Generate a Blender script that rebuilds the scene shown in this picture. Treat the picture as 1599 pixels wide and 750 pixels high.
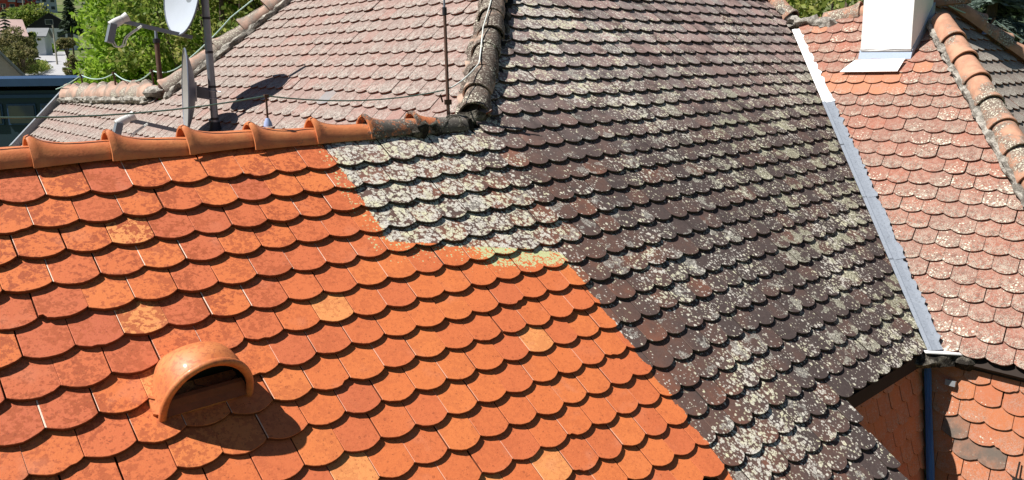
import bpy, math, random
import numpy as np
from mathutils import Vector, Matrix

# ------------------------------------------------------------------ clear
for o in list(bpy.data.objects): bpy.data.objects.remove(o)
scene = bpy.context.scene
COL = scene.collection
rng = np.random.default_rng(7)
random.seed(7)

# ------------------------------------------------------------------ camera
F_PX, CX, CY, WPX = 1265.56, 799.5, 343.35, 1599.0
RM = np.array([[0.74261447, -0.6696084, -0.01217907],
               [-0.13913564, -0.13646572, -0.98082536],
               [0.65510688, 0.73006965, -0.19450781]])      # rows: right, down, forward
cam_d = bpy.data.cameras.new('camera'); cam = bpy.data.objects.new('camera', cam_d); COL.objects.link(cam)
cam.matrix_world = Matrix([[RM[0][i], -RM[1][i], -RM[2][i], 0] for i in range(3)] + [[0, 0, 0, 1]])
cam_d.sensor_width = 36; cam_d.lens = F_PX / WPX * 36
cam_d.shift_y = -(375 - CY) / WPX
cam_d.clip_start = 0.05; cam_d.clip_end = 3000
scene.camera = cam

# ------------------------------------------------------------------ light
S = np.array([-0.60, 0.30, 1.02]); S /= np.linalg.norm(S)          # towards the sun
ELEV = math.asin(S[2])
world = bpy.data.worlds.new('World'); scene.world = world; world.use_nodes = True
wn = world.node_tree
sky = wn.nodes.new('ShaderNodeTexSky'); sky.sky_type = 'NISHITA'; sky.sun_disc = False
sky.sun_elevation = ELEV; sky.sun_rotation = math.atan2(S[0], S[1]); sky.altitude = 1000; sky.dust_density = 0.3; sky.air_density = 0.8
wn.links.new(sky.outputs[0], wn.nodes['Background'].inputs[0]); wn.nodes['Background'].inputs[1].default_value = 0.05
sd = bpy.data.lights.new('sun', 'SUN'); sd.energy = 5.0; sd.angle = math.radians(0.5); sd.color = (1, 0.955, 0.89)
sun = bpy.data.objects.new('sun', sd); COL.objects.link(sun)
sun.rotation_euler = Vector(S).to_track_quat('Z', 'Y').to_euler(); sun.location = (0, 0, 30)
vs = scene.view_settings
vs.view_transform = 'Standard'; vs.look = 'None'; vs.exposure = 0.70; vs.gamma = 1; vs.use_curve_mapping = False

# ------------------------------------------------------------------ helpers
def ray(px, py):
    return np.array([(px - CX) / F_PX, (py - CY) / F_PX, 1.0]) @ RM
def W(px, py, d):                      # world point seen at a pixel of the 1599-wide photo, at forward depth d
    return ray(px, py) * d
def horiz(v):
    return v / np.linalg.norm(v)

def link(o, parent=None):
    COL.objects.link(o)
    if parent is not None:
        o.parent = parent
        o.matrix_parent_inverse = Matrix.Translation(parent.location).inverted()
    return o
def tag(o, label=None, cat=None, group=None, kind=None):
    if label: o['label'] = label
    if cat: o['category'] = cat
    if group: o['group'] = group
    if kind: o['kind'] = kind
    return o
def empty(name, loc, label, cat, group=None):
    o = bpy.data.objects.new(name, None); COL.objects.link(o); o.location = Vector(loc)
    o.empty_display_size = 0.2
    return tag(o, label, cat, group)

class MB:
    def __init__(s): s.v = []; s.f = []; s.m = []
    def add(s, v, f, m=0):
        b = len(s.v); s.v += [tuple(map(float, p)) for p in v]; s.f += [tuple(b + i for i in q) for q in f]; s.m += [m] * len(f)
    def box(s, c, dx, dy, dz, m=0, hd=(1, 0, 0)):      # centre, sizes along hd, its horizontal normal, z
        h = np.array(hd, float); h /= np.linalg.norm(h); k = np.cross([0, 0, 1], h); c = np.array(c, float)
        P = [c + h * dx / 2 * a + k * dy / 2 * b + np.array([0, 0, dz / 2 * e]) for e in (-1, 1) for a, b in ((-1, -1), (1, -1), (1, 1), (-1, 1))]
        s.add(P, [(3, 2, 1, 0), (4, 5, 6, 7), (0, 1, 5, 4), (1, 2, 6, 5), (2, 3, 7, 6), (3, 0, 4, 7)], m)
    def obox(s, c, X, Y, Z, m=0):                      # oriented box by half-axis vectors
        c, X, Y, Z = map(lambda q: np.array(q, float), (c, X, Y, Z))
        P = [c + X * a + Y * b + Z * e for e in (-1, 1) for a, b in ((-1, -1), (1, -1), (1, 1), (-1, 1))]
        s.add(P, [(3, 2, 1, 0), (4, 5, 6, 7), (0, 1, 5, 4), (1, 2, 6, 5), (2, 3, 7, 6), (3, 0, 4, 7)], m)
    def tube(s, pts, r, n=10, m=0, cap=True):
        pts = [np.array(p, float) for p in pts]; rs = r if hasattr(r, '__len__') else [r] * len(pts)
        V = []; F = []
        up0 = None
        for i, p in enumerate(pts):
            t = pts[min(i + 1, len(pts) - 1)] - pts[max(i - 1, 0)]; t = t / (np.linalg.norm(t) + 1e-12)
            if up0 is None: up0 = np.cross(t, [0.13, 0.2, 0.95] if abs(t[2]) < 0.9 else [1, 0.1, 0])
            u = up0 - t * (up0 @ t); u /= np.linalg.norm(u); up0 = u; w = np.cross(t, u)
            V += [p + rs[i] * (math.cos(a) * u + math.sin(a) * w) for a in np.linspace(0, 2 * math.pi, n, endpoint=False)]
        for i in range(len(pts) - 1):
            for j in range(n):
                F.append((i * n + j, i * n + (j + 1) % n, (i + 1) * n + (j + 1) % n, (i + 1) * n + j))
        if cap: F.append(tuple(range(n))[::-1]); F.append(tuple((len(pts) - 1) * n + j for j in range(n)))
        s.add(V, F, m)
    def prism(s, poly, off, m=0):                      # poly: 3-D points, extruded by off
        n = len(poly); P = [np.array(p, float) for p in poly]; Q = [p + np.array(off, float) for p in P]
        s.add(P + Q, [tuple(range(n))[::-1], tuple(range(n, 2 * n))] + [(i, (i + 1) % n, n + (i + 1) % n, n + i) for i in range(n)], m)
    def build(s, name, mats, parent=None, smooth=False, recalc=True):
        me = bpy.data.meshes.new(name); me.from_pydata(s.v, [], s.f)
        if not isinstance(mats, (list, tuple)): mats = [mats]
        for q in mats: me.materials.append(q)
        me.polygons.foreach_set('material_index', s.m)
        if smooth: me.polygons.foreach_set('use_smooth', [True] * len(me.polygons))
        me.update()
        if recalc:
            import bmesh
            bm = bmesh.new(); bm.from_mesh(me); bmesh.ops.recalc_face_normals(bm, faces=bm.faces); bm.to_mesh(me); bm.free()
        if smooth:
            try: me.set_sharp_from_angle(angle=math.radians(40))
            except Exception: pass
        o = bpy.data.objects.new(name, me)
        return link(o, parent)

# ------------------------------------------------------------------ node helpers
class NT:
    def __init__(s, name):
        s.mat = bpy.data.materials.new(name); s.mat.use_nodes = True; s.t = s.mat.node_tree
        s.b = s.t.nodes['Principled BSDF']
    def n(s, typ, **kw):
        q = s.t.nodes.new(typ)
        for k, v in kw.items(): setattr(q, k, v)
        return q
    def put(s, sock, v):
        if isinstance(v, bpy.types.NodeSocket): s.t.links.new(v, sock)
        elif isinstance(v, (tuple, list)):
            sock.default_value = (*v, 1) if len(v) == 3 and sock.type == 'RGBA' else v
        else: sock.default_value = v
    def math(s, op, a, b=0.0, c=0.0, clamp=False):
        q = s.n('ShaderNodeMath', operation=op); q.use_clamp = clamp
        for i, v in enumerate((a, b, c)): s.put(q.inputs[i], v)
        return q.outputs[0]
    def mix(s, f, a, b):
        q = s.n('ShaderNodeMix', data_type='RGBA'); s.put(q.inputs[0], f); s.put(q.inputs[6], a); s.put(q.inputs[7], b)
        return q.outputs[2]
    def mul(s, a, b):
        q = s.n('ShaderNodeMix', data_type='RGBA', blend_type='MULTIPLY'); s.put(q.inputs[0], 1.0); s.put(q.inputs[6], a); s.put(q.inputs[7], b)
        return q.outputs[2]
    def noise(s, scale, detail=3, rough=0.55, vec=None, out=0, dist=0.0):
        q = s.n('ShaderNodeTexNoise'); q.inputs['Scale'].default_value = scale; q.inputs['Detail'].default_value = detail
        q.inputs['Roughness'].default_value = rough; q.inputs['Distortion'].default_value = dist
        if vec is not None: s.t.links.new(vec, q.inputs['Vector'])
        return q.outputs[out]
    def vor(s, scale, vec=None, rnd=1.0, feature='F1'):
        q = s.n('ShaderNodeTexVoronoi', feature=feature); q.inputs['Scale'].default_value = scale; q.inputs['Randomness'].default_value = rnd
        if vec is not None: s.t.links.new(vec, q.inputs['Vector'])
        return q
    def step(s, x, lo, hi):
        q = s.n('ShaderNodeMapRange', interpolation_type='SMOOTHSTEP')
        s.put(q.inputs[0], x); s.put(q.inputs[1], lo); s.put(q.inputs[2], hi); q.inputs[3].default_value = 0; q.inputs[4].default_value = 1
        return q.outputs[0]
    def ramp(s, x, stops):
        q = s.n('ShaderNodeValToRGB'); e = q.color_ramp.elements
        while len(e) < len(stops): e.new(0.5)
        for i, (p, c) in enumerate(stops): e[i].position = p; e[i].color = (*c, 1)
        s.put(q.inputs[0], x); return q.outputs[0]
    def pos(s): return s.n('ShaderNodeNewGeometry').outputs['Position']
    def sep(s, v):
        q = s.n('ShaderNodeSeparateXYZ'); s.put(q.inputs[0], v); return q.outputs
    def uv(s, name):
        q = s.n('ShaderNodeUVMap'); q.uv_map = name; return s.sep(q.outputs[0])
    def attr(s, name):
        q = s.n('ShaderNodeAttribute'); q.attribute_name = name
        c = s.n('ShaderNodeSeparateColor'); s.t.links.new(q.outputs['Color'], c.inputs[0]); return c.outputs
    def fin(s, col, rough=0.85, spec=0.25, bump=None, bs=0.3, bd=0.004, metal=0.0):
        s.put(s.b.inputs['Base Color'], col); s.put(s.b.inputs['Roughness'], rough); s.put(s.b.inputs['Specular IOR Level'], spec)
        s.put(s.b.inputs['Metallic'], metal)
        if bump is not None:
            q = s.n('ShaderNodeBump'); q.inputs['Strength'].default_value = bs; q.inputs['Distance'].default_value = bd
            s.put(q.inputs['Height'], bump); s.t.links.new(q.outputs[0], s.b.inputs['Normal'])
        return s.mat

def plain(name, c, rough=0.7, metal=0.0, var=0.15, scale=6, spec=0.3, bs=0.2, bd=0.003):
    t = NT(name); n = t.noise(scale, 5, 0.6, t.pos())
    n2 = t.noise(scale * 9, 3, 0.6, t.pos())
    k = t.math('ADD', t.math('MULTIPLY', n, 1.3), t.math('MULTIPLY', n2, 0.7))
    col = t.mix(t.math('SUBTRACT', k, 0.5, clamp=True), tuple(x * (1 - var) for x in c), tuple(min(1, x * (1 + var)) for x in c))
    return t.fin(col, rough, spec, n2, bs, bd, metal)

# lichen: returns (amount, colour) driven by a density socket 0..1
def spots(t, P, scale, dens, lo=0.0, hi=0.45, warp=0.35, edge=0.06):
    w = t.n('ShaderNodeVectorMath', operation='MULTIPLY_ADD')
    nn = t.n('ShaderNodeTexNoise'); nn.inputs['Scale'].default_value = scale * 1.3; nn.inputs['Detail'].default_value = 2
    t.t.links.new(P, nn.inputs['Vector']); t.t.links.new(nn.outputs['Color'], w.inputs[0])
    w.inputs[1].default_value = (warp / scale,) * 3; t.t.links.new(P, w.inputs[2])
    v = t.vor(scale, w.outputs[0])
    c = t.n('ShaderNodeSeparateColor'); t.t.links.new(v.outputs['Color'], c.inputs[0])
    # radius of each spot: random, grows with density; some cells stay empty
    r = t.math('MULTIPLY', t.math('ADD', t.math('MULTIPLY', c.outputs[0], 0.6), 0.4), t.math('ADD', t.math('MULTIPLY', dens, hi), lo))
    on = t.math('LESS_THAN', c.outputs[1], t.math('ADD', t.math('MULTIPLY', dens, 1.3), 0.06))
    d = v.outputs['Distance']
    a = t.math('SUBTRACT', 1.0, t.step(t.math('SUBTRACT', d, r), -edge, edge))
    return t.math('MULTIPLY', a, on), t.math('DIVIDE', d, t.math('ADD', r, 0.02)), c.outputs[2]

DARKSTOPS = [(0, (.030, .023, .023)), (.42, (.062, .044, .041)), (.68, (.105, .055, .042)), (1, (.23, .080, .042))]
def dark_layer(t, P, u, v, rnd, pale_top=True):
    """weathered purple-brown tile with white, cream and olive lichens; u, v lattice coordinates"""
    n1 = t.noise(7, 4, 0.6, P); n2 = t.noise(60, 4, 0.65, P)
    big = t.noise(1.1, 3, 0.55, P)
    # brick red left of the middle, darker to the right and below
    red = t.math('MULTIPLY', t.math('SUBTRACT', 1.0, t.step(u, 14.0, 23.0)), t.step(v, -3.0, 3.0))
    k = t.math('ADD', t.math('MULTIPLY', n1, 0.7), t.math('ADD', t.math('MULTIPLY', rnd[0], 0.5), t.math('MULTIPLY', red, 0.30)))
    base = t.ramp(t.math('SUBTRACT', k, 0.20), DARKSTOPS)
    base = t.mix(t.math('MULTIPLY', t.math('SUBTRACT', n2, 0.35, clamp=True), 0.55), base, (.17, .13, .115))
    # dusty tiles near the top of the slope, grazing-angle sheen painted in too
    top = t.math('MULTIPLY', t.math('SUBTRACT', 1.0, t.step(v, -7.0, 4.0)), t.step(t.math('ADD', n1, t.math('MULTIPLY', rnd[2], 0.3)), 0.3, 0.8))
    base = t.mix(t.math('MULTIPLY', top, 0.85), base, t.mix(rnd[1], (.37, .25, .225), (.26, .215, .205)))
    # olive crust patches towards the valley
    og = t.math('MULTIPLY', t.step(u, 21.0, 30.0), t.step(v, -6.0, 1.0))
    ol = t.step(t.math('ADD', t.noise(7.5, 6, 0.66, P), t.math('ADD', t.math('MULTIPLY', og, 0.055), t.math('MULTIPLY', t.math('SUBTRACT', rnd[1], 0.5), 0.14))), 0.60, 0.63)
    ol = t.math('MULTIPLY', ol, t.math('ADD', t.math('MULTIPLY', og, 0.35), 0.62))
    base = t.mix(t.math('MULTIPLY', ol, t.math('ADD', 0.45, t.math('MULTIPLY', n2, 0.8), clamp=True)), base, t.mix(t.step(t.noise(110, 3, .6, P), .42, .56), t.mix(og, (.13, .12, .105), (.12, .11, .075)), t.mix(og, (.46, .45, .40), (.40, .39, .28))))
    # density of the white lichen
    un = t.math('ADD', u, t.math('MULTIPLY', t.math('SUBTRACT', t.noise(2.2, 3, .6, P), .5), 9.0))
    dl = t.math('MULTIPLY', t.math('SUBTRACT', 1.0, t.step(un, 12.0, 17.5)), t.math('SUBTRACT', 1.0, t.step(v, 5.5, 8.0)))
    dl = t.math('MULTIPLY', dl, t.step(v, -1.5, 0.5))
    strk = t.step(t.noise(2.1, 4, 0.6, P), 0.42, 0.68)
    low = t.step(t.math('ADD', v, t.math('MULTIPLY', u, -0.12)), 3.0, 11.0)
    dens = t.math('ADD', t.math('MULTIPLY', dl, 0.70), t.math('ADD', 0.26, t.math('MULTIPLY', strk, t.math('ADD', 0.34, t.math('MULTIPLY', low, 0.22)))))
    topd = t.math('MULTIPLY', t.math('SUBTRACT', 1.0, t.step(v, -3.0, 1.5)), t.math('SUBTRACT', 1.0, t.step(u, 22.0, 34.0)))
    dens = t.math('ADD', dens, t.math('MULTIPLY', topd, t.math('ADD', .10, t.math('MULTIPLY', strk, .42))))
    dens = t.math('ADD', dens, t.math('MULTIPLY', rnd[2], 0.12))
    dens = t.math('ADD', dens, t.math('MULTIPLY', t.math('SUBTRACT', big, 0.5), 0.55), clamp=True)
    a1, q1, r1 = spots(t, P, 27, dens, 0.10, 0.50, 0.55, 0.06)
    a2, q2, r2 = spots(t, P, 50, t.math('MULTIPLY', dens, 1.05), 0.12, 0.5, 0.5, 0.09)
    a3, q3, r3 = spots(t, P, 13, t.math('MULTIPLY', dens, 0.42), 0.10, 0.55, 1.1, 0.05)
    ring = t.math('SUBTRACT', 1.0, t.math('MULTIPLY', t.math('SUBTRACT', 1.0, t.step(q1, 0.25, 0.6)), t.step(r1, 0.5, 0.75)))
    a1 = t.math('MULTIPLY', a1, t.math('ADD', t.math('MULTIPLY', ring, 0.85), 0.15))
    ring3 = t.math('ADD', t.math('MULTIPLY', t.step(q3, 0.45, 0.8), 0.7), t.math('MULTIPLY', n2, 0.5), clamp=True)
    a3 = t.math('MULTIPLY', a3, ring3)
    a = t.math('MAXIMUM', a1, t.math('MAXIMUM', t.math('MULTIPLY', a2, 0.85), t.math('MULTIPLY', a3, 0.8)))
    a = t.math('MULTIPLY', a, t.step(t.noise(150, 2, 0.6, P), 0.30, 0.48))
    lc = t.mix(t.step(t.noise(9, 3, 0.6, P), 0.4, 0.62), (.60, .57, .50), (.62, .60, .40))
    lc = t.mix(t.math('MULTIPLY', r2, 0.5), lc, (.50, .47, .43))
    return base, a, lc, n2

def mat_main():
    t = NT('tile_main'); P = t.pos(); U = t.uv('lat'); L = t.uv('loc'); R = t.attr('rnd'); u, v = U[0], U[1]
    base, la, lc, n2 = dark_layer(t, P, u, v, R)
    dark = t.mix(la, base, lc)
    # cleaned orange clay
    oc = t.ramp(R[0], [(0, (.47, .115, .055)), (.25, (.54, .135, .050)), (.6, (.585, .155, .048)), (.88, (.62, .185, .055)), (1, (.68, .28, .095))])
    fine = t.noise(46, 7, 0.70, P); far = t.math('SUBTRACT', 1.0, t.step(t.math('ADD', u, v), 7.0, 16.0))
    mot = t.math('MULTIPLY', t.step(t.math('ADD', fine, t.math('MULTIPLY', t.math('SUBTRACT', t.noise(9, 3, .6, P), .5), .5)), 0.49, 0.55), t.math('ADD', t.math('MULTIPLY', far, t.math('ADD', 0.42, t.math('MULTIPLY', R[1], 0.5))), 0.26))
    oc = t.mix(mot, oc, (.34, .075, .028))
    pale = t.math('MULTIPLY', t.step(t.noise(5, 3, 0.6, P), 0.56, 0.72), t.math('MULTIPLY', R[2], 0.32))
    oc = t.mix(pale, oc, (.58, .24, .15))
    oc = t.mix(t.math('MULTIPLY', t.math('SUBTRACT', t.noise(120, 3, 0.6, P), 0.4, clamp=True), 0.5), oc, (.70, .24, .075))
    d1, q1, rr1 = spots(t, P, 40, 0.42, 0.05, 0.45, 0.6, 0.08)
    rg = t.math('ADD', t.math('MULTIPLY', t.step(q1, 0.4, 0.85), 0.6), 0.25)
    oc = t.mix(t.math('MULTIPLY', t.math('MULTIPLY', d1, rg), 0.85), oc, (.20, .045, .018))
    d2, q2, rr2 = spots(t, P, 95, 0.30, 0.08, 0.5, 0.4, 0.1)
    oc = t.mix(t.math('MULTIPLY', d2, 0.75), oc, (.20, .045, .018))
    # the boundary of the cleaned area: a straight lance line with a frayed edge
    fr = t.math('MULTIPLY', t.math('SUBTRACT', t.noise(14, 4, 0.7, P), 0.5), 0.5)
    uu = t.math('ADD', u, fr); vv = t.math('ADD', v, fr)
    m1 = t.math('LESS_THAN', uu, t.math('ADD', 9.0, t.math('MULTIPLY', v, 0.05)))
    m2a = t.math('LESS_THAN', uu, t.math('ADD', 14.75, t.math('MULTIPLY', v, 0.045)))
    vb = t.math('ADD', 4.70, t.math('MULTIPLY', t.math('SUBTRACT', u, 9.2), 0.32))
    m2 = t.math('MULTIPLY', m2a, t.math('GREATER_THAN', vv, vb))
    m = t.math('MAXIMUM', m1, m2)
    # yellow-green remains just inside the cleaned edge
    near = t.math('MULTIPLY', t.math('SUBTRACT', 1.0, t.step(t.math('SUBTRACT', v, vb), 0.25, 1.5)), t.math('GREATER_THAN', u, 8.6))
    near1 = t.math('MULTIPLY', t.step(u, 8.55, 8.95), t.math('LESS_THAN', v, 5.2))
    nr = t.math('MAXIMUM', near, t.math('MULTIPLY', near1, t.step(t.noise(4, 3, 0.6, P), 0.42, 0.6)))
    patch = t.math('MULTIPLY', t.step(u, 11.7, 12.3), t.math('SUBTRACT', 1.0, t.step(v, 6.9, 7.4)))
    y1, a_, b_ = spots(t, P, 62, t.math('MULTIPLY', nr, t.math('ADD', 0.50, t.math('MULTIPLY', patch, .75))), 0.05, 0.75, 0.5, 0.08)
    y1 = t.math('MULTIPLY', y1, t.step(nr, 0.0, 0.3))
    oc = t.mix(t.math('MULTIPLY', y1, 0.95), oc, t.mix(n2, (.34, .40, .17), (.58, .62, .36)))
    col = t.mix(m, dark, oc)
    # pale line along the left edge of tiles, strongest on the cleaned ones
    jl = t.math('MULTIPLY', t.math('LESS_THAN', L[0], t.math('ADD', 0.0010, t.math('MULTIPLY', R[1], 0.0028))), t.math('GREATER_THAN', L[0], -1.0))
    jf = t.math('ADD', 0.35, t.math('MULTIPLY', t.math('SUBTRACT', 1.0, t.step(t.math('ADD', u, v), 8.0, 16.0)), 0.65))
    jm = t.math('MULTIPLY', jl, t.math('MULTIPLY', jf, t.math('GREATER_THAN', R[2], 0.25)))
    jm = t.math('MULTIPLY', jm, t.math('ADD', 0.15, t.math('MULTIPLY', m, 0.85)))
    col = t.mix(jm, col, (.72, .55, .44))
    # broken bottom edge, slightly paler
    h = t.math('ADD', t.math('MULTIPLY', n2, 0.5), t.math('MULTIPLY', t.math('MULTIPLY', la, t.math('SUBTRACT', 1.0, m)), 0.8))
    h = t.math('ADD', h, t.math('MULTIPLY', t.noise(180, 2, 0.6, P), 0.25))
    rough = t.math('SUBTRACT', 0.92, t.math('MULTIPLY', m, 0.22))
    return t.fin(col, rough, 0.28, h, 0.45, 0.004)

def mat_old(name, base0, base1, crust, cr_amt, spot_amt, fresh=None, grey=(.40, .37, .33)):
    """pinkish weathered clay under a fine grey crust; fresh = colour of replaced tiles (rnd blue > .97)"""
    t = NT(name); P = t.pos(); U = t.uv('lat'); R = t.attr('rnd'); tip = t.step(t.uv('loc')[1], -.13, .02)
    n1 = t.noise(6, 4, 0.6, P); n2 = t.noise(55, 5, 0.68, P); n3 = t.noise(160, 3, 0.6, P); big = t.noise(0.8, 3, 0.5, P)
    base = t.mix(R[0], base0, base1)
    base = t.mix(t.math('MULTIPLY', t.step(n1, 0.45, 0.75), 0.35), base, tuple(x * 0.62 for x in base0))
    c = t.math('ADD', t.math('MULTIPLY', R[1], 0.30), t.math('ADD', t.math('MULTIPLY', n1, 0.45), t.math('MULTIPLY', big, 0.35)))
    c = t.math('MULTIPLY', t.math('MULTIPLY', t.step(c, 0.16, 0.62), cr_amt), t.math('ADD', t.math('MULTIPLY', tip, 0.55), 0.55), clamp=True)
    sp = t.step(t.math('ADD', t.math('MULTIPLY', n2, 0.65), t.math('MULTIPLY', n3, 0.35)), 0.44, 0.52)
    c = t.math('MULTIPLY', c, t.math('ADD', 0.25, t.math('MULTIPLY', sp, 0.75)))
    col = t.mix(c, base, t.mix(t.step(t.math('ADD', n3, t.math('MULTIPLY', t.math('SUBTRACT', t.noise(24, 3, .6, P), .5), .6)), .42, .58), crust, grey))
    dens = t.math('MULTIPLY', t.math('ADD', t.math('MULTIPLY', tip, .5), .6), t.step(t.math('ADD', t.noise(2.6, 4, 0.6, P), t.math('MULTIPLY', R[2], 0.25)), 0.48, 0.82)); dens = t.math('MULTIPLY', dens, spot_amt)
    a1, q1, r1 = spots(t, P, 46, dens, 0.06, 0.6, 0.6, 0.08)
    a2, q2, r2 = spots(t, P, 22, t.math('MULTIPLY', dens, 0.5), 0.04, 0.6, 0.9, 0.05)
    a = t.math('MAXIMUM', a1, t.math('MULTIPLY', a2, t.step(n3, 0.4, 0.55)))
    col = t.mix(t.math('MULTIPLY', a, 0.9), col, (.60, .57, .46))
    dk = t.step(t.math('ADD', n2, t.math('MULTIPLY', big, 0.25)), 0.74, 0.80)
    col = t.mix(t.math('MULTIPLY', dk, 0.5), col, (.10, .075, .065))
    if fresh is not None:
        fm = t.math('GREATER_THAN', R[2], 0.985)
        fc = t.mix(t.math('MULTIPLY', t.step(n2, 0.5, 0.62), 0.25), fresh, tuple(x * 0.7 for x in fresh))
        col = t.mix(t.math('MULTIPLY', fm, t.math('SUBTRACT', 1.0, t.math('MULTIPLY', t.step(n1, .35, .65), .55))), col, fc)
    h = t.math('ADD', t.math('MULTIPLY', n2, 0.6), t.math('ADD', t.math('MULTIPLY', a, 0.6), t.math('MULTIPLY', n3, 0.3)))
    return t.fin(col, 0.95, 0.15, h, 0.5, 0.004)

M = {}
M['main'] = mat_main()
M['pink'] = mat_old('tile_pink', (.30, .165, .140), (.25, .175, .155), (.10, .082, .072), 1.0, 0.35, fresh=(.24, .235, .24), grey=(.40, .37, .33))
M['right'] = mat_old('tile_right', (.33, .120, .080), (.27, .130, .10), (.12, .075, .06), 0.90, 0.70, fresh=(.42, .185, .11), grey=(.37, .325, .265))
M['hip'] = mat_old('tile_dark', (.13, .095, .08), (.20, .15, .13), (.30, .28, .23), 0.9, 0.7)
M['wall'] = mat_old('tile_wall', (.50, .17, .07), (.45, .15, .075), (.22, .17, .13), 0.45, 0.40, fresh=(.15, .12, .10))
M['edge'] = plain('tile_edge_shade', (.16, .055, .035), .95, var=.4, scale=9)  # tile thickness faces darkened in colour to deepen the shade under each course
t = NT('tile_edge_main_shade'); U = t.uv('lat'); P = t.pos(); n1 = t.noise(30, 4, .6, P)
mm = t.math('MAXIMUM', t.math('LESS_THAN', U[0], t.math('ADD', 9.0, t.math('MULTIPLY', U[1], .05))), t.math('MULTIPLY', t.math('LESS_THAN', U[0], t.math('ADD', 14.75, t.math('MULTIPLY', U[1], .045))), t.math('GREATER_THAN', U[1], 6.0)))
M['edge_main_shade'] = t.fin(t.mix(mm, t.mix(n1, (.022, .018, .017), (.085, .065, .055)), t.mix(n1, (.11, .03, .016), (.22, .065, .03))), .95, .15)  # edge colour set darker than the tile face, shade at the laps painted in
M['under'] = plain('under_sheet', (.03, .022, .018), 0.95)  # for the added sheet that keeps light from leaking between tiles

# ------------------------------------------------------------------ roof frames (origin, along, down) fitted to the courses
class Plane:
    def __init__(s, O, h, d, w, g, k, up=True):
        s.O = np.array(O, float); s.h = horiz(np.array(h, float)); s.d = horiz(np.array(d, float)); s.w = w; s.g = g; s.k = k
        n = np.cross(s.h, s.d); s.n = n / np.linalg.norm(n)
        if s.n[2] < 0: s.n = -s.n
    def P(s, a, b, z=0.0): return s.O + s.h * a + s.d * b + s.n * z
    def ab(s, X):
        q = np.array(X, float) - s.O; return np.array([q @ s.h, q @ s.d])
    def hit(s, px, py):
        r = ray(px, py); return r * ((s.O @ s.n) / (r @ s.n))

PA = Plane((0.64811, 4.09068, -0.44961), (1, 0, 0), (0, -0.75877745, -0.65134996), .18, .15734, 0.0)
PE = Plane((7.924187, 3.290470, -0.457999), (0.00457725, -0.99998952, 0), (-0.74034687, -0.00338879, -0.6722165), .17666, .1532, .1132)
PB = Plane((4.001308, 6.091752, 0.087716), (0.00158167, -0.99999875, 0), (-0.77511488, -0.00122597, -0.63181914), .18268, .16716, .2026)
APEX = np.array([8.97, 3.49, .49])
_hd = np.array([7.44, 2.07, -.9]) - APEX
_n = np.cross([1, 0, 0], _hd); _n = _n / np.linalg.norm(_n); _n = _n if _n[2] > 0 else -_n
_d = np.cross(_n, [1, 0, 0]); _d = _d if _d[2] < 0 else -_d
PG = Plane(APEX, (1, 0, 0), _d, .18, .155, 0.0)

def hp(pl, P1, P2, inside):
    a, b, c = pl.ab(P1), pl.ab(P2), pl.ab(inside)
    n = np.array([-(b - a)[1], (b - a)[0]]); n /= np.linalg.norm(n)
    if (c - a) @ n < 0: n = -n
    return (n, n @ a)                           # keep n.x >= c
def clip(poly, planes):
    for n, c in planes:
        out = []
        m = len(poly)
        if m < 3: return []
        for i in range(m):
            p, q = poly[i], poly[(i + 1) % m]; dp = n @ p - c; dq = n @ q - c
            if dp >= 0: out.append(p)
            if dp * dq < 0: out.append(p + (q - p) * (dp / (dp - dq)))
        poly = out
    return poly

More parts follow.
